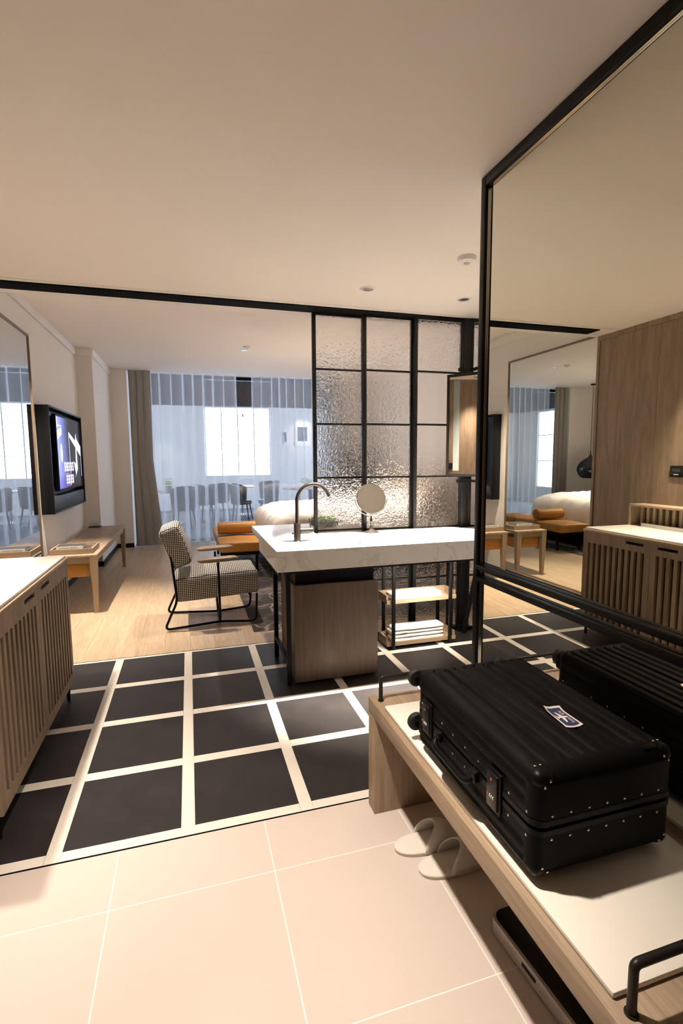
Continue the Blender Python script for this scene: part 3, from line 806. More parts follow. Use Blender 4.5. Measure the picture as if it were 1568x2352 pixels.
bk = thing('book', 'cream spined book lying in the desk tray', 'book', (-1.08, 3.35, dz))
one('pages', 'paper', (-1.185, -.965, 3.282, 3.44, dz + .041, dz + .070), bk); one('cover', 'book_dark', (-1.187, -.963, 3.284, 3.442, dz + .0702, dz + .073), bk)
one('spine', 'paper', (-1.187, -.963, 3.277, 3.2815, dz + .040, dz + .073), bk)
tm = text_mesh('INTERIOR DESIGN', .020)
o = bpy.data.objects.new('lettering', tm); COL.objects.link(o); tm.materials.append(MATS['print_dark'])
o.location = (-1.085, 3.2762, dz + .057); o.rotation_euler = (PI / 2, 0, 0); o.scale = (1, .9, 1); adopt(o, bk)
b2 = thing('book', 'dark book at the bottom of the desk tray', 'book', (-1.08, 3.45, dz)); one('pages', 'paper', (-1.20, -.93, 3.275, 3.52, dz + .0165, dz + .036), b2); one('cover', 'book_dark', (-1.203, -.927, 3.272, 3.523, dz + .0365, dz + .0395), b2); one('cover', 'book_dark', (-1.203, -.927, 3.272, 3.523, dz + .0085, dz + .0160), b2)
dv = thing('phone_base', 'small grey box with a black base at the far end of the desk', 'device', (-1.22, 5.38, dz))
one('body', 'device_grey', (-1.255, -1.125, 5.30, 5.40, dz + .0125, dz + .043), dv, .005); one('base', 'tv_black', (-1.262, -1.118, 5.293, 5.407, dz + .0005, dz + .012), dv, .003)

# ------------------------------------------------------------------ television in its deep black frame
tv = thing('television', 'television in a deep black box frame on the left wall', 'television', (XL, 4.0, .95))
vx0, vx1, vy0, vy1, vz0, vz1 = XL + .0005, -1.225, 3.495, 5.03, .925, 1.972
one('back', 'tv_black', (vx0, vx0 + .01, vy0, vy1, vz0, vz1), tv)
for a in ((vy0, vy0 + .016, vz0, vz1), (vy1 - .016, vy1, vz0, vz1)): one('frame_side', 'tv_black', (vx0 + .0105, vx1, *a), tv, .002)
for a in ((vz1 - .016, vz1), (vz0, vz0 + .016)): one('frame_rail', 'tv_black', (vx0 + .0105, vx1, vy0 + .0165, vy1 - .0165, *a), tv, .002)
one('speaker_panel', 'tv_grey', (vx0 + .0105, vx1 - .012, vy0 + .0165, vy1 - .0165, vz0 + .0165, vz0 + .165), tv, .004)
sx = vx1 - .022; s0, s1, q0, q1 = vy0 + .37, vy1 - .022, vz0 + .225, vz1 - .075
one('bezel', 'tv_black', (sx - .04, sx, s0 - .02, s1 + .004, q0 - .02, q1 + .02), tv, .003)
scr = one('screen', 'tv_screen', (sx + .0002, sx + .0015, s0, s1, q0, q1), tv)
def onscreen(pts, mat, name, lift=.0018):
    me = bpy.data.meshes.new(name)
    me.from_pydata([(sx + lift, s0 + u * (s1 - s0), q0 + v * (q1 - q0)) for u, v in pts], [], [tuple(range(len(pts)))])
    me.materials.append(MATS[mat]); o = bpy.data.objects.new(name, me); COL.objects.link(o); adopt(o, scr)
bar = lambda u0, v0, u1, v1, w: [(u0 - w, v0), (u0 + w, v0), (u1 + w, v1), (u1 - w, v1)]
onscreen([(.0, .80), (.17, .86), (.17, .76), (.0, .68)], 'screen_white', 'picture_wall')
onscreen([(.0, 1), (.012, 1), (.02, .86), (.0, .84)], 'screen_pale', 'picture_edge')
onscreen([(.13 + .035 * math.cos(a * PI / 10), .50 + .13 * math.sin(a * PI / 10)) for a in range(20)], 'screen_pale', 'picture_lamp')
onscreen(bar(.46, .03, .46, .80, .006), 'screen_white', 'picture_line'); onscreen(bar(.975, .14, .975, .56, .006), 'screen_white', 'picture_line')
onscreen([(.455, .82), (.455, .76), (.97, .46), (.985, .56), (.78, .86), (.80, .74)][0:3] + [(.99, .62), (.80, .74), (.78, .82), (.74, .70)], 'screen_white', 'picture_roof')
onscreen([(.62, .38), (.70, .18), (.66, .12), (.80, .26), (.78, .60), (.74, .60), (.72, .34)], 'screen_white', 'picture_figure')
onscreen([(.23, .185), (.40, .185), (.40, .215), (.23, .215)], 'screen_pink', 'caption_line'); onscreen([(.27, .02), (.45, .02), (.45, .045), (.27, .045)], 'screen_pink', 'caption_line')
random.seed(3)
for row, (u0, cnt, v0) in enumerate(((.20, 5, .235), (.26, 4, .050))):   # two short lines of square characters
    for c in range(cnt):
        a = u0 + c * .083; w = .062; h = .135
        for k in range(3): onscreen([(a, v0 + h * (.08 + .36 * k)), (a + w, v0 + h * (.08 + .36 * k)), (a + w, v0 + h * (.20 + .36 * k)), (a, v0 + h * (.20 + .36 * k))], 'screen_text', 'caption_stroke', .0021)
        for q in ((.10,), (.45,), (.86,)) if c % 2 else ((.25,), (.70,)):
            onscreen([(a + w * q[0], v0), (a + w * (q[0] + .14), v0), (a + w * (q[0] + .14), v0 + h), (a + w * q[0], v0 + h)], 'screen_text', 'caption_stroke', .0023)
for k in range(4): onscreen([(.03 + k * .04, .87 + .0), (.058 + k * .04, .87), (.058 + k * .04, .885), (.03 + k * .04, .885)], 'screen_text', 'caption_stroke', .0021)

# ------------------------------------------------------------------ vanity counter
zt, zu = .882, .752
ct = thing('marble_counter', 'long white marble washbasin counter on a black frame', 'counter', (1.3, 1.4, 0))
CX0, CX1, CY0, CY1 = .520, 2.45, 1.055, 1.672
hx0, hx1, hy0_, hy1_ = .86, 1.14, 1.17, 1.565
m = MB()
for a in ((CX0, hx0, CY0, CY1), (hx1, CX1, CY0, CY1), (hx0, hx1, CY0, hy0_), (hx0, hx1, hy1_, CY1), (CX0, .930, CY1, 1.80), (.930, 2.13, CY1, 1.715)): m.box(*a, zu, zt)
bmesh.ops.remove_doubles(m.bm, verts=m.bm.verts[:], dist=.0002)
m.obj('worktop', 'marble', ct)
bs_ = MB(); bs_.box(hx0, hx1, hy0_, hy1_, zu + .001, zu + .012)
for a in ((hx0, hx0 + .008, hy0_, hy1_), (hx1 - .008, hx1, hy0_, hy1_), (hx0, hx1, hy0_, hy0_ + .008), (hx0, hx1, hy1_ - .008, hy1_)): bs_.box(*a, zu + .012, zt - .002)
bo = bs_.obj('basin', 'marble', ct)
MB().lathe([(.022, 0), (.022, .003), (.0005, .003)], (1.0, 1.36, zu + .012), 20).obj('drain', 'gunmetal', bo, True)
MB().lathe([(.007, 0), (.007, .002), (.0005, .002)], (1.10, 1.19, zt), 12).obj('overflow_button', 'gunmetal', ct, True)
one('rear_ledge', 'marble', (CX0, 1.62, 1.874, 2.32, zu + .09, zt), ct); one('rear_ledge', 'marble', (CX0, .930, 1.8015, 1.8735, zu, zt), ct)
# black steel frame
bmw = .030
def bars(name, items, mat='black_metal', par=ct):
    for a in items: one(name, mat, a, par, .002)
LX = .583
bars('leg', [(LX, LX + bmw, 1.112, 1.112 + bmw, 0, zu - .0005), (LX, LX + bmw, 1.605, 1.605 + bmw, 0, zu - .0005), (2.36, 2.39, 1.112, 1.142, 0, zu - .0005)])
MB().tube([(2.29, 1.60, zu - .001), (2.16, 1.645, .0)], .018, 4).obj('slanted_leg', 'black_metal', ct)
bars('leg', [(2.02, 2.065, 1.655, 1.695, 0, zu - .0005)])
bars('stretcher', [(LX + .003, LX + bmw - .003, 1.143, 1.604, .135, .160), (LX + bmw + .001, 2.359, 1.114, 1.140, zu - .026, zu - .0008), (LX + bmw + .001, 2.019, 1.66, 1.69, zu - .026, zu - .0008), (LX + .003, LX + bmw - .003, 1.143, 1.604, zu - .026, zu - .0008)])
for y0, y1 in ((1.60, 1.54), (1.147, 1.205)): MB().tube([(LX + .015, y0, zu - .13), (LX + .015, y1, zu - .026)], .010, 4).obj('brace', 'black_metal', ct)
vc = thing('vanity_cupboard', 'dark oak cupboard box hanging under the marble counter', 'cupboard', (.91, 1.36, .02))
one('body', 'dark_oak', (.636, 1.190, 1.122, 1.600, .012, .642), vc); one('door', 'dark_oak', (.632, 1.194, 1.102, 1.1215, .014, .648), vc, .002)
one('drawer_box', 'black_metal', (.650, 1.180, 1.150, 1.596, .6425, zu - .001), vc)
# towel rack
tk = thing('towel_rack', 'black metal rack with two oak trays under the counter', 'rack', (1.70, 1.58, 0))
for x in (1.450, 1.925):
    for y in (1.462, 1.668):
        one('post', 'black_metal', (x, x + .024, y, y + .020, 0, zu - .0268), tk, .002)
for z in (.022, .350):
    a0, a1, b0, b1 = 1.415, 1.996, 1.486, 1.665
    ty = one('tray', 'oak_x', (a0, a1, b0, b1, z, z + .014), tk)
    one('lip', 'oak_x', (a0, a1, b0, b0 + .014, z + .0142, z + .030), ty); one('lip', 'oak_x', (a0, a1, b1 - .014, b1, z + .0142, z + .065), ty)
    one('lip', 'oak_y', (a0, a0 + .014, b0 + .0145, b1 - .0145, z + .0142, z + .065), ty); one('lip', 'oak_y', (a1 - .014, a1, b0 + .0145, b1 - .0145, z + .0142, z + .065), ty)
def towel(x0, x1, y0, y1, z, n, th, label, rag=.0):
    t = thing('folded_towel', label, 'towel', ((x0 + x1) / 2, (y0 + y1) / 2, z))
    for k in range(n):
        j = .006 * math.sin(k * 2.3); m = MB(); m.box(x0 + j, x1 + j * .6, y0 + abs(j), y1 - abs(j) * .5, z + k * th, z + (k + 1) * th - .0006, th * .45, 3)
        bmesh.ops.subdivide_edges(m.bm, edges=[e for e in m.bm.edges if e.calc_length() > .1], cuts=12, use_grid_fill=True)
        for v in m.bm.verts:
            nn = noise.noise(v.co * 14 + Vector((k, 0, 0))); v.co.z += nn * .0035; v.co.y += noise.noise(v.co * 22 + Vector((9, k, 0))) * (.003 + rag) - .0
        m.obj('fold', 'towel_white', t, 'all')
towel(1.478, 1.885, 1.505, 1.645, .3655, 3, .016, 'thin folded white towels on the upper oak tray')
towel(1.478, 1.905, 1.505, 1.645, .0375, 4, .028, 'thick folded white bath towels on the lower oak tray', .003)

# fill strip added to brighten the towels, for bedroom light the glass blocks
ul = thing('added_towel_fill', 'slim warm fill light added under the counter to brighten the towels', 'lamp', (1.70, 1.25, zu))
one('housing', 'black_metal', (1.47, 1.93, 1.235, 1.262, zu - .012, zu - .0012), ul); one('diffuser', 'fill_glow', (1.48, 1.92, 1.238, 1.259, zu - .0135, zu - .0122), ul)
ll = bpy.data.lights.new('towel_fill_lamp', 'AREA'); ll.shape = 'RECTANGLE'; ll.size = .44; ll.size_y = .02; ll.energy = 7; ll.color = (1, .86, .70); ll.spread = math.radians(110)
lo_ = bpy.data.objects.new('towel_fill_lamp', ll); COL.objects.link(lo_); lo_.location = (1.70, 1.2485, zu - .015); lo_.rotation_euler = (math.radians(38), 0, 0); adopt(lo_, ul)

# tap
tp = thing('tap', 'tall dark bronze arched tap on the marble counter', 'tap', (.715, 1.40, zt))
bx_, by_ = .722, 1.405
MB().lathe([(.026, 0), (.026, .004), (.0235, .006), (.0235, .122), (.021, .126), (.0005, .126)], (bx_, by_, zt), 28).obj('body', 'gunmetal', tp, True)
pts = [(bx_, by_, zt + .12), (bx_, by_, zt + .275)] + [(bx_ + .115 - .115 * math.cos(a), by_, zt + .275 + .115 * math.sin(a)) for a in [PI * k / 24 for k in range(1, 22)]]
d_ = Vector(pts[-1]) - Vector(pts[-2]); pts.append(tuple(Vector(pts[-1]) + d_ * 1.0))
MB().tube(pts, .0125, 16).obj('spout', 'gunmetal', tp, True)
lv = MB(); lv.cyl((bx_ + .02, by_, zt + .072), (bx_ + .082, by_, zt + .072), .021, 22); lv.obj('mixer', 'gunmetal', tp, True)
MB().cyl((bx_ + .084, by_, zt + .072), (bx_ + .106, by_, zt + .072), .0215, 22).obj('mixer_cap', 'gunmetal', tp, True)
MB().tube([(bx_ + .094, by_, zt + .088), (bx_ + .086, by_, zt + .155)], .0045, 10).obj('lever', 'gunmetal', tp, True)
MB().lathe([(.006, 0), (.006, .012), (.0005, .012)], (bx_ - .031, by_, zt + .05), 12).obj('button', 'gunmetal', tp, True)

# make-up mirror
mk = thing('makeup_mirror', 'round swivel make-up mirror on a metal stand', 'mirror', (1.345, 1.655, zt))
ax, ay = 1.345, 1.640
MB().lathe([(.060, 0), (.060, .004), (.052, .009), (.030, .017), (.013, .028), (.009, .040), (.0085, .075), (.011, .080), (.010, .098), (.0075, .102), (.006, .125), (.0005, .128)], (ax, ay, zt), 36).obj('stand', 'gunmetal', mk, True)
zc = zt + .258
tilt = Matrix.Rotation(math.radians(90 - 17), 4, 'X')
MB().lathe([(.0005, -.010), (.100, -.010), (.114, -.006), (.118, 0), (.114, .006), (.1105, .0065)], (ax, ay, zc), 48, tilt).obj('rim', 'gunmetal', mk, True)
MB().lathe([(.1115, .0050), (.1115, .0068), (.0005, .0068)], (ax, ay, zc), 48, tilt).obj('glass', 'small_mirror', mk, True)
MB().tube([(ax + .129 * math.cos(a), ay, zc + .129 * math.sin(a)) for a in [PI + PI * k / 24 for k in range(25)]], .0035, 8).obj('yoke', 'chrome', mk, True)
for s in (-1, 1): MB().cyl((ax + s * .114, ay, zc), (ax + s * .142, ay, zc), .005, 10).obj('pivot', 'chrome', mk, True)

# bowl of greens on the rear ledge
pb = thing('plant_bowl', 'low dark bowl of bright green plants on the rear ledge', 'plant', (1.10, 2.12, zt))
pc = (1.09, 2.10)
MB().lathe([(.05, .0005), (.105, .012), (.128, .038), (.130, .046), (.118, .046), (.105, .03), (.0005, .028)], (*pc, zt), 32).obj('bowl', 'pot_dark', pb, True)
lm = MB()
random.seed(11)
for k in range(420):
    a = random.random() * 2 * PI; r = .112 * math.sqrt(random.random()); h = .035 + .050 * (1 - (r / .13) ** 2) * random.random() + .012
    p = Vector((pc[0] + r * math.cos(a), pc[1] + r * math.sin(a), zt + h)); s = .008 + .006 * random.random()
    q = Matrix.Rotation(random.random() * 6, 4, 'Z') @ Matrix.Rotation(random.uniform(-.9, .9), 4, 'X')
    vs = [lm.bm.verts.new(p + q @ Vector(c)) for c in ((-s, 0, 0), (0, -s * .6, .003), (s, 0, 0), (0, s * .6, .003))]; lm.bm.faces.new(vs)
lo = lm.obj('greenery', 'leaf', pb); lo['kind'] = 'stuff'

# ------------------------------------------------------------------ ripple glass partition
ZL = [.022, .472, .885, 1.297, 1.708, 2.118, 2.520]
def glass_panel(x0, x1, yc, label, st_=.027, th=.030):
    t = thing('glass_panel', label, 'partition', ((x0 + x1) / 2, yc, 0), 'black framed ripple glass panels')
    y0, y1 = yc - th / 2, yc + th / 2
    for a in ((x0, x0 + st_), (x1 - st_, x1)): one('stile', 'black_metal', (*a, y0, y1, .004, ZE - .006), t, .002)
    for z0, z1 in ((.004, .030), (2.510, ZE - .006)): one('rail', 'black_metal', (x0 + st_, x1 - st_, y0, y1, z0, z1), t)
    for z in ZL[1:-1]: one('muntin', 'black_metal', (x0 + st_, x1 - st_, y0 + .006, y1 - .006, z - .007, z + .007), t)
    for i in range(6):
        z0 = ZL[i] + .008; z1 = ZL[i + 1] - .008
        if i == 5: z1 = 2.5095
        one('pane', 'ripple_glass', (x0 + st_ + .0005, x1 - st_ - .0005, yc - .004, yc + .004, z0, z1), t)
glass_panel(.945, 1.362, 1.834, 'ripple glass sliding panel with the free left edge, behind the tap')
glass_panel(1.330, 1.752, 1.786, 'middle ripple glass sliding panel behind the make-up mirror')
glass_panel(1.735, 2.165, 1.738, 'right ripple glass sliding panel left of the black post')
ps = one('partition_post', 'black_metal', (2.135, 2.195, 1.674, 1.716, .0, ZE - .014), None, .003); tag(ps, 'square black post at the right end of the sliding glass panels', 'post')
glass_panel(2.20, 2.72, 1.695, 'fixed ripple glass panel right of the black post')

# vanity mirror facing left
vm = thing('vanity_mirror', 'black framed mirror facing left above the marble counter', 'mirror', (2.0, 1.4, 1.3))
A = Vector((1.985, 1.655, 0)); dirv = Vector((.585, -.811, 0)).normalized(); nv = Vector((-.811, -.585, 0)).normalized(); VL = .50
def vbox(u0, u1, z0, z1, d0, d1, name, mat):
    P_ = [A + dirv * u + nv * d for u, d in ((u0, d0), (u1, d0), (u1, d1), (u0, d1))]
    return MB().loft([[p + Vector((0, 0, z)) for p in P_] for z in (z0, z1)]).obj(name, mat, vm)
vz0_, vz1_ = 1.300, 2.085
vbox(0, VL, vz0_, vz1_, -.022, -.002, 'backing', 'black_metal'); vbox(.015, VL - .015, vz0_ + .02, vz1_ - .02, -.0015, .001, 'glass', 'small_mirror')
vbox(0, .015, vz0_, vz1_, -.0015, .010, 'frame_stile', 'black_metal'); vbox(VL - .015, VL, vz0_, vz1_, -.0015, .010, 'frame_stile', 'black_metal')
vbox(.0155, VL - .0155, vz0_, vz0_ + .02, -.0015, .010, 'frame_rail', 'black_metal'); vbox(.0155, VL - .0155, vz1_ - .02, vz1_, -.0015, .010, 'frame_rail', 'black_metal')
vbox(.055, .105, vz0_ + .045, vz1_ - .05, .0012, .0016, 'frosted_strip', 'frost_strip')
for z in (2.125, 1.262):
    MB().box(2.160, 2.180, 1.44, 1.673, z - .010, z + .010).obj('arm', 'black_metal', vm)
    one('bracket', 'black_metal', (2.06, 2.159, 1.60, 1.63, z - .012, z + .012), vm)
one('hanger', 'black_metal', (2.160, 2.180, 1.44, 1.46, 1.273, 2.114), vm)

# ------------------------------------------------------------------ armchair
ac = thing('armchair', 'black and white checked armchair with a black tube frame', 'armchair', (.18, 2.70, 0))
ya, yb = 2.425, 2.945
def cushion(x0, x1, y0, y1, z0, z1, name, tilt, pivot, crown=.03, sq=3.2):
    m = MB(); nu, nv, nw = 16, 14, 6
    m.box(x0, x1, y0, y1, z0, z1, .035, 4)
    bmesh.ops.subdivide_edges(m.bm, edges=[e for e in m.bm.edges if e.calc_length() > .12], cuts=9, use_grid_fill=True)
    cx, cy, cz = (x0 + x1) / 2, (y0 + y1) / 2, (z0 + z1) / 2
    for v in m.bm.verts:
        a = (v.co.x - cx) / ((x1 - x0) / 2); b = (v.co.y - cy) / ((y1 - y0) / 2)
        v.co.z += crown * (1 - a * a) * (1 - b * b) * (1 if v.co.z > cz else -.2)
    bmesh.ops.transform(m.bm, matrix=Matrix.Translation(pivot) @ Matrix.Rotation(tilt, 4, 'Y') @ Matrix.Translation(-Vector(pivot)), verts=m.bm.verts[:])
    return m.obj(name, 'houndstooth', ac, True)
cushion(-.125, .585, ya + .015, yb - .015, .245, .455, 'seat', math.radians(-3), (.2, 2.7, .35), .045)
# back cushion: leaning slab
m = MB(); m.box(-.085, .085, ya + .03, yb - .03, 0, .355, .04, 4)
bmesh.ops.subdivide_edges(m.bm, edges=[e for e in m.bm.edges if e.calc_length() > .12], cuts=7, use_grid_fill=True)
for v in m.bm.verts:
    b = (v.co.y - 2.685) / .23; c = (v.co.z - .178) / .178
    v.co.x += .03 * max(0, 1 - b * b) * max(0, 1 - c * c) * (1 if v.co.x > 0 else .25)
bmesh.ops.transform(m.bm, matrix=Matrix.Translation((-.045, 0, .535)) @ Matrix.Rotation(math.radians(-20), 4, 'Y'), verts=m.bm.verts[:])
m.obj('backrest', 'houndstooth', ac, True)
R_ = .0105
for y, yi in ((ya, 1), (yb, -1)):
    ymid = y + yi * .10
    path = fillet([(-.150, y + yi * .05, .70), (-.125, y + yi * .03, .44), (-.105, y + yi * .012, .25), (-.215, y, R_), (.245, ymid, R_), (.555, y + yi * .02, R_), (.565, y + yi * .03, .26)], .055, 7)
    MB().tube(path, R_, 10).obj('side_frame', 'black_metal', ac, True)
    MB().tube([(.245, ymid - yi * .09, .0 + R_), (.245, y, .07), (.240, y - yi * .004, .56)] if False else fillet([(.245, ymid, R_), (.242, y - yi * .012, .10), (.238, y - yi * .012, .565)], .05, 6), R_, 10).obj('arm_post', 'black_metal', ac, True)
    ya0 = y - yi * .03
    m = MB(); rings = []
    for k in range(13):
        t = k / 12; x = .065 + .345 * t; w = .034 * (1 - abs(2 * t - 1) ** 6) ** .5 + .006; h = .020 * (1 - abs(2 * t - 1) ** 5) ** .5 + .004
        rings.append([Vector((x, ya0 + w * math.cos(a), .588 + .012 * t + h * math.sin(a))) for a in [2 * PI * q / 16 for q in range(16)]])
    m.loft(rings).obj('armrest', 'arm_leather', ac, True)
one('cross_bar', 'black_metal', (.235, .255, ya + .10, yb - .10, .003, .020), ac); MB().tube([(-.10, ya + .04, .262), (-.10, yb - .04, .262)], R_, 8).obj('cross_bar', 'black_metal', ac, True)
MB().tube([(.50, ya + .03, .258), (.50, yb - .03, .258)], R_, 8).obj('cross_bar', 'black_metal', ac, True)

ac.location.z += .0055
# ------------------------------------------------------------------ rug, daybed, bed
rg = MB().box(.50, 3.0, 2.19, 6.35, .0005, .005, .002).obj('rug', 'rug', None, True); tag(rg, 'dark brown rug with pale thin lines under the bed', 'rug')
db = thing('daybed', 'tan leather daybed on black legs at the foot of the bed', 'daybed', (.60, 5.1, 0))
fx0, fx1, fy0, fy1 = .345, .865, 4.30, 6.00
one('frame', 'black_metal', (fx0 + .02, fx1 - .02, fy0 + .04, fy1 - .04, .255, .300), db, .006)
for lx in (fx0 + .05, fx1 - .06):
    for ly in (fy0 + .14, fy1 - .16): one('leg', 'black_metal', (lx, lx + .03, ly, ly + .03, .0105, .2545), db)
for y0, y1 in ((fy0, 4.865), (4.87, 5.435), (5.44, fy1)):
    m = MB(); m.box(fx0, fx1, y0, y1, .3005, .425, .028, 4)
    bmesh.ops.subdivide_edges(m.bm, edges=[e for e in m.bm.edges if e.calc_length() > .12], cuts=6, use_grid_fill=True)
    for v in m.bm.verts:
        if v.co.z > .36:
            a = (v.co.x - .605) / .26; b = (v.co.y - (y0 + y1) / 2) / ((y1 - y0) / 2); v.co.z += .032 * max(0, 1 - a * a) * max(0, 1 - b * b)
    m.obj('seat_cushion', 'leather_tan', db, True)
bo_ = thing('bolster', 'round tan leather bolster lying across the daybed', 'bolster', (.62, 4.93, .43))
MB().lathe([(.0005, -.25), (.070, -.25), (.080, -.242), (.083, -.22), (.083, .22), (.080, .242), (.070, .25), (.0005, .25)], (.62, 4.93, .528), 32, Matrix.Rotation(PI / 2, 4, 'Y')).obj('roll', 'leather_tan', bo_, True)
for s in (-1, 1): MB().tube([(.62 + s * .246, 4.93 + .077 * math.cos(a), .528 + .077 * math.sin(a)) for a in [2 * PI * k / 28 for k in range(28)]], .003, 6, True).obj('piping', 'leather_tan', bo_, True)

bed = thing('bed', 'double bed with a puffed white duvet', 'bed', (2.1, 4.9, 0))
ex0, ex1, ey0, ey1 = .97, 3.05, 3.84, 5.86
one('base', 'restaurant_dark', (ex0 + .10, ex1, ey0 + .10, ey1 - .10, .0105, .30), bed); one('mattress', 'linen', (ex0 + .06, ex1, ey0 + .06, ey1 - .06, .3005, .56), bed, .05)
one('headboard', 'arm_leather', (3.06, 3.16, ey0 - .05, ey1 + .05, .0105, 1.15), bed, .02)
nx_, ny_ = 90, 90
vs = []; fs = []
for i in range(nx_ + 1):
    for j in range(ny_ + 1):
        u = i / nx_ * 1.0; v = j / ny_ * 2 - 1
        # developable-ish drape: distance beyond the mattress edge hangs down
        sx_ = ex0 - .42 + (ex1 - .25 - ex0 + .42) * u; sy_ = (ey0 + ey1) / 2 + v * ((ey1 - ey0) / 2 + .40)
        dx_ = max(0, ex0 + .10 - sx_); dy_ = max(0, abs(sy_ - (ey0 + ey1) / 2) - ((ey1 - ey0) / 2 - .12))
        sg = 1 if v > 0 else -1
        drop = math.hypot(dx_, dy_)
        puff = .165 * (1 - math.exp(-((sx_ - ex0 + .2) / .35) ** 2)) * (1 - abs(v) ** 4)
        z = .665 + max(0, puff)
        r_ = .12
        def fold(d):
            if d <= 0: return 0, 0
            if d < r_ * PI / 2: a = d / r_; return r_ * math.sin(a), r_ * (1 - math.cos(a))
            return r_ + (d - r_ * PI / 2) * .08, r_ + (d - r_ * PI / 2)
        ox, oz = fold(drop)
        if drop > 0:
            X = (ex0 + .10 if dx_ > 0 else sx_) - ox * (dx_ / drop); Y = (sy_ if dy_ == 0 else (ey0 + ey1) / 2 + sg * ((ey1 - ey0) / 2 - .12)) + sg * ox * (dy_ / drop)
        else: X, Y = sx_, sy_
        z -= oz
        wr = noise.noise(Vector((sx_ * 3.2, sy_ * 3.2, 1))) * .022 + (abs(noise.noise(Vector((sx_ * 7 + sy_ * 4, sy_ * 6 - sx_ * 2, 4)))) - .2) * .028 * (1 + 1.5 * min(1, drop * 3))
        z = max(z + wr, .055 + .02 * noise.noise(Vector((sx_ * 5, sy_ * 5, 0))))
        X += noise.noise(Vector((sy_ * 11, z * 2, 3))) * .03 * min(1, drop * 3) * (dx_ > 0); Y += noise.noise(Vector((sx_ * 11, z * 2, 8))) * .03 * min(1, drop * 3) * (dy_ > 0)
        vs.append((X, Y, z))
for i in range(nx_):
    for j in range(ny_):
        a = i * (ny_ + 1) + j; fs.append((a, a + 1, a + ny_ + 2, a + ny_ + 1))
me = bpy.data.meshes.new('duvet'); me.from_pydata(vs, [], fs); me.materials.append(MATS['linen'])
for p in me.polygons: p.use_smooth = True
o = bpy.data.objects.new('duvet', me); COL.objects.link(o); adopt(o, bed)
for k, y in enumerate((4.35, 5.35)):
    p_ = thing('pillow', ('white pillow at the near side of the bed head', 'white pillow at the window side of the bed head')[k], 'pillow', (2.75, y, .62))
    m = MB(); m.box(2.845, 3.045, y - .36, y + .36, .60, 1.0, .07, 5); m.obj('case', 'linen', p_, 'all')

# pendant by the bed
pd = thing('pendant_lamp', 'black teardrop glass pendant lamp hanging beside the bed', 'lamp', (2.82, 6.45, ZB))
MB().lathe([(.05, 0), (.05, -.025), (.0005, -.025)], (2.82, 6.45, ZB), 24).obj('ceiling_rose', 'black_metal', pd, True)
MB().cyl((2.82, 6.45, ZB - .025), (2.82, 6.45, 1.56), .005, 8).obj('cord', 'black_metal', pd)
MB().lathe([(.008, 1.57), (.014, 1.50), (.040, 1.445), (.12, 1.40), (.20, 1.335), (.242, 1.25), (.248, 1.17), (.215, 1.08), (.15, 1.02), (.0005, 1.02)], (2.82, 6.45, 0), 32).obj('shade', 'scale_black', pd, True)

# ------------------------------------------------------------------ curtains
def curtain(x0, x1, yc, z0, z1, pitch, amp, mat, label, name='sheer_curtain', lean=0.0, seed=0, pull=None):
    rnd = random.Random(seed); n = int((x1 - x0) / pitch * 14); rows = 14
    ph = [rnd.uniform(-.5, .5) for _ in range(40)]; vs = []; fs = []
    for j in range(rows + 1):
        t = j / rows; z = z1 + (z0 - z1) * t
        for i in range(n + 1):
            u = i / n; w = u * (x1 - x0) / pitch
            kk = int(w) % 40; f = w - int(w)
            jit = ph[kk] * (1 - f) + ph[(kk + 1) % 40] * f
            a = 2 * PI * (w + .35 * jit)
            am = amp * (.75 + .5 * abs(jit)) * (.8 + .35 * t)
            x = x0 + (x1 - x0) * u + pitch * .34 * math.sin(a + 1.1) * (.85 + .35 * t) + lean * t * t * (1 - abs(2 * u - 1) * .3)
            if pull: x += pull(u, t)
            y = yc + am * math.sin(a) + .010 * math.sin(3.1 * t + 5 * u)
            vs.append((x, y, z))
    for j in range(rows):
        for i in range(n):
            q = j * (n + 1) + i; fs.append((q, q + 1, q + n + 2, q + n + 1))
    c = thing(name, label, 'curtain', ((x0 + x1) / 2, yc, z0))
    me = bpy.data.meshes.new('cloth'); me.from_pydata(vs, [], fs); me.materials.append(MATS[mat])
    for p in me.polygons: p.use_smooth = True
    o = bpy.data.objects.new('cloth', me); COL.objects.link(o); adopt(o, c)
    hv = [(x, y - .002, z) for (x, y, z) in vs[-2 * (n + 1):]]
    hv = [(x, y, z0 + .115 if k < n + 1 else z0) for k, (x, y, z) in enumerate(hv)]
    me2 = bpy.data.meshes.new('hem'); me2.from_pydata(hv, [], [(i, i + 1, i + n + 2, i + n + 1) for i in range(n)]); me2.materials.append(MATS[mat])
    for p in me2.polygons: p.use_smooth = True
    o2 = bpy.data.objects.new('hem', me2); COL.objects.link(o2); adopt(o2, c)
    return c
curtain(-.60, .90, 7.14, .012, ZB - .004, .172, .045, 'sheer', 'white sheer curtain left of the gap', seed=1)
curtain(1.12, 2.30, 7.14, .012, ZB - .004, .150, .045, 'sheer', 'white sheer curtain right of the gap', seed=2)
curtain(-.872, -.545, 7.04, .012, ZB - .004, .105, .032, 'grey_curtain', 'gathered grey curtain at the left end of the window', 'grey_curtain', seed=3, pull=lambda u, t: .10 * u * t - .07 * u * (1 - abs(2 * t - 1)))
curtain(2.36, 2.70, 7.02, .012, ZB - .004, .105, .040, 'grey_curtain', 'gathered grey curtain at the right end of the window', 'grey_curtain', seed=4)

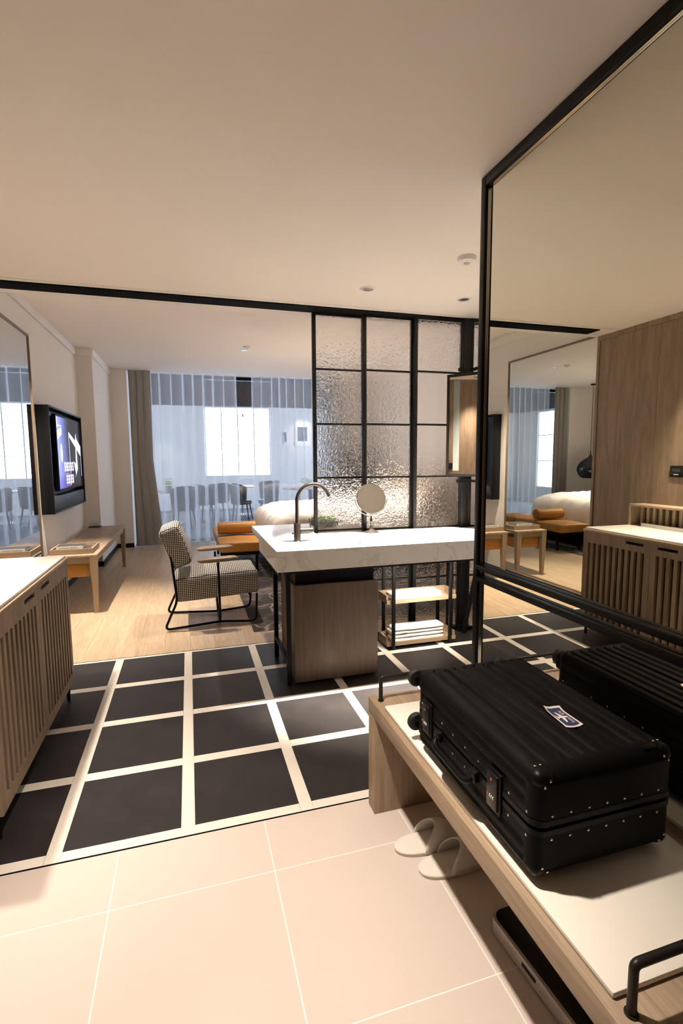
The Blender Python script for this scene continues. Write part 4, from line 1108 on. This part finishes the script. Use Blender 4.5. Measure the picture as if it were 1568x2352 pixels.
# ------------------------------------------------------------------ window wall and what lies beyond
YG = 7.36; ZH = 2.37
w1 = thing('window_1', 'wide glazed opening behind the sheer curtains', 'window', (.93, YG, 0), kind='structure')
one('head_rail', 'black_metal', (-.885, 2.74, YG, YG + .06, ZB - .06, ZB), w1)
one('sill', 'black_metal', (-.885, 2.74, YG, YG + .06, .0, .03), w1)
for a, b in ((-.885, .0), (.0, .885), (.885, 1.80), (1.80, 2.74)):
    one('pane', 'clear_glass', (a + .004, b - .004, YG + .026, YG + .034, .031, ZB - .061), w1)
one('pull', 'black_metal', (.985, 1.005, YG + .01, YG + .02, 2.20, 2.26), w1)
struct(one('floor', 'restaurant_carpet', (-4, 6, YF, 13.4, -.05, -.001)), 'blue grey patterned carpet of the room beyond the glass', 'floor')
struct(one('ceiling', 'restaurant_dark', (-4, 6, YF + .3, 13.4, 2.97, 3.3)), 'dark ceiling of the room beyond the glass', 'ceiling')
YBK = 13.2
wf = thing('wall_far', 'pale far wall with a bright window beyond the glass', 'wall', (1.4, YBK, 0), kind='structure')
wx0, wx1, wz0, wz1 = .50, 2.40, .98, 2.93
for a in ((-4, wx0, 0, 3.2), (wx1, 6, 0, 3.2), (wx0, wx1, 0, wz0), (wx0, wx1, wz1, 3.2)): one('panel', 'restaurant_wall', (a[0], a[1], YBK, YBK + .1, a[2], a[3]), wf)
w2 = thing('window_2', 'bright daylight window in the far wall', 'window', (1.45, YBK, 0), kind='structure')
for x in (wx0 + .02, .98, 1.45, 1.92, wx1 - .02): one('mullion', 'steel_grey', (x - .012, x + .012, YBK + .04, YBK + .07, wz0, wz1), w2)
for k in range(1, 7): one('glazing_bar', 'steel_grey', (wx0, wx1, YBK + .045, YBK + .065, wz0 + k * .29 - .006, wz0 + k * .29 + .006), w2)
one('pane', 'clear_glass', (wx0, wx1, YBK + .074, YBK + .080, wz0, wz1), w2)
for (nm_, xa, xb, lab) in (('wall_left', -4.1, -4.0, 'left wall of the room beyond the glass with a wide window'), ('wall_right', 6.0, 6.1, 'right wall of the room beyond the glass with a wide window')):
    t = thing(nm_, lab, 'wall', (xa, 10.2, 0), kind='structure')
    for a_ in ((YF + .3, 8.2, 0, 3.3), (12.2, 13.4, 0, 3.3), (8.2, 12.2, 0, .5), (8.2, 12.2, 2.9, 3.3)): one('panel', 'restaurant_wall', (xa, xb, *a_), t)
    w_ = thing('window_3', 'wide side window ' + ('left' if xa < 0 else 'right') + ' of the tables beyond the glass', 'window', (xa, 10.2, .5), kind='structure')
    for y in (8.2, 9.2, 10.2, 11.2, 12.2): one('mullion', 'steel_grey', (xa + .03, xa + .07, y - .02, y + .02, .5, 2.9), w_)
    for z in (1.33, 2.16): one('glazing_bar', 'steel_grey', (xa + .035, xa + .065, 8.2, 12.2, z - .012, z + .012), w_)
struct(one('wall_near', 'restaurant_wall', (-4, XL - .1, YF + .2, YF + .3, 0, 3.3)), 'wall beside the window opening on the far side', 'wall')
struct(one('wall_near', 'restaurant_wall', (XR + .1, 6, YF + .2, YF + .3, 0, 3.3)), 'wall on the far side right of the window opening', 'wall')

def rchair():
    t = thing('dining_chair', 'x', 'chair', (0, 0, 0), 'dark chairs in the room beyond the curtains')
    rings = []
    for k in range(9):
        z = .42 + .46 * k / 8; r = .25 + .03 * k / 8
        rings.append([Vector((r * math.sin(a), -.02 - r * .95 * math.cos(a) * -1 * -1 + .0, z - .10 * (abs(a) / 1.9) ** 2 * (k / 8))) for a in [-1.9 + 3.8 * q / 18 for q in range(19)]])
    sh = MB().loft(rings, cap=False, closed=False).obj('backrest', 'restaurant_chair', t, 'all'); so = sh.modifiers.new('thick', 'SOLIDIFY'); so.thickness = .03
    MB().lathe([(.0005, .38), (.22, .38), (.24, .41), (.24, .45), (.21, .475), (.0005, .48)], (0, -.01, 0), 24).obj('seat', 'restaurant_chair', t, True)
    for a in (-1, 1):
        for b in (-1, 1): MB().tube([(a * .15, b * .15, .38), (a * .20, b * .20, 0)], [.018, .011], 8).obj('leg', 'black_metal', t, True)
    return t
RC = rchair(); RC['label'] = 'dark chair seen in the gap between the sheer curtains'; RC.location = (1.22, 10.25, 0); RC.rotation_euler = (0, 0, -1.9)
for k, (x, y, r, lab) in enumerate(((-1.20, 10.2, 1.2, 'dark chair at the left side of the left table beyond the sheer'), (.42, 10.35, -1.3, 'dark chair at the right side of the left table beyond the sheer'), (-.1, 9.2, 2.9, 'dark chair on the near side of the left table beyond the sheer'),
        (.72, 10.9, .3, 'dark chair just left of the gap in front of the bright window'), (1.85, 10.35, 1.4, 'dark chair at the left side of the right table beyond the sheer'), (3.2, 10.6, -1.4, 'dark chair at the right side of the right table beyond the sheer'), (2.1, 11.8, .2, 'dark chair under the right part of the far window'))):
    copy_tree(RC, (x, y, 0), r, lab)
def rtable(x, y, lab, w=.42):
    t = thing('restaurant_table', lab, 'table', (x, y, 0), 'tables in the room beyond the curtains')
    MB().lathe([(.0005, .715), (w - .02, .715), (w, .725), (w, .745), (w - .01, .75), (.0005, .75)], (x, y, 0), 36).obj('top', 'table_top', t, True)
    MB().cyl((x, y, .02), (x, y, .714), .035, 14).obj('column', 'chrome', t, True); MB().lathe([(.0005, 0), (.26, 0), (.26, .012), (.05, .022), (.0005, .022)], (x, y, 0), 28).obj('foot', 'chrome', t, True)
rtable(-.36, 10.1, 'round table with a plant beyond the left sheer'); rtable(2.62, 10.2, 'round table with a plant beyond the right sheer'); rtable(1.35, 11.5, 'round table in front of the bright far window', .36)
def potplant(x, y, z, lab, seed, s=1.0):
    t = thing('potted_plant', lab, 'plant', (x, y, z), 'plants on the tables beyond the curtains'); rnd = random.Random(seed)
    MB().lathe([(.0005, .001), (.06 * s, .001), (.085 * s, .10 * s), (.078 * s, .10 * s), (.0005, .09 * s)], (x, y, z), 18).obj('pot', 'steel_grey', t, True)
    m = MB()
    for k in range(150):
        d = Vector((rnd.gauss(0, 1), rnd.gauss(0, 1), abs(rnd.gauss(0, 1)))).normalized() * rnd.uniform(.04, .16) * s
        p = Vector((x, y, z + .12 * s)) + d; q = .025 * s; Rr = Matrix.Rotation(rnd.random() * 6, 4, 'Z') @ Matrix.Rotation(rnd.uniform(-1.2, 1.2), 4, 'X')
        m.bm.faces.new([m.bm.verts.new(p + Rr @ Vector(c)) for c in ((-q, 0, 0), (0, -q * .5, 0), (q, 0, 0), (0, q * .5, 0))])
    g = m.obj('foliage', 'pale_leaf', t); g['kind'] = 'stuff'
potplant(-.42, 10.1, .75, 'bushy plant on the left table beyond the sheer', 5, 1.1); potplant(2.80, 10.2, .75, 'bushy plant on the right table beyond the sheer', 6); 
def picture(x, w, h, z, lab):
    t = thing('framed_picture', lab, 'picture', (x, YBK, z))
    one('frame', 'picture_mount', (x - w / 2, x + w / 2, YBK - .03, YBK - .0005, z - h / 2, z + h / 2), t); one('print', 'picture_print', (x - w * .32, x + w * .32, YBK - .034, YBK - .0305, z - h * .30, z + h * .28), t)
picture(3.36, .46, .72, 2.20, 'framed picture with a wide white mount right of the far window'); picture(2.84, .10, .50, 2.10, 'narrow white picture next to the far window')
def wallspot(x, y, z, tx_, ty_, tz_, e, lab):
    t = thing('wall_spotlight', lab, 'spotlight', (x, y, z)); MB().lathe([(.045, 0), (.045, -.10), (.035, -.10), (.0005, -.09)], (x, y, z), 20).obj('housing', 'black_metal', t, True)
    l = bpy.data.lights.new('spot_lamp', 'SPOT'); l.energy = e; l.color = (1, .78, .56); l.spot_size = math.radians(50); l.spot_blend = .5; l.shadow_soft_size = .03
    o = bpy.data.objects.new('spot_lamp', l); COL.objects.link(o); o.location = (x, y, z - .12)
    o.rotation_euler = (Vector((x, y, z - .12)) - Vector((tx_, ty_, tz_))).to_track_quat('Z', 'Y').to_euler(); adopt(o, t)
wallspot(3.36, 12.3, 2.97, 3.36, 13.2, 2.2, 22, 'ceiling spotlight aimed at the framed picture'); wallspot(-.6, 12.2, 2.97, -.6, 13.2, .6, 20, 'ceiling spotlight aimed at the left part of the far wall')
wallspot(.3, 10.3, 2.97, -.36, 10.1, .7, 70, 'ceiling spotlight over the left table beyond the sheer'); wallspot(2.2, 10.3, 2.97, 2.62, 10.2, .7, 70, 'ceiling spotlight over the right table beyond the sheer')
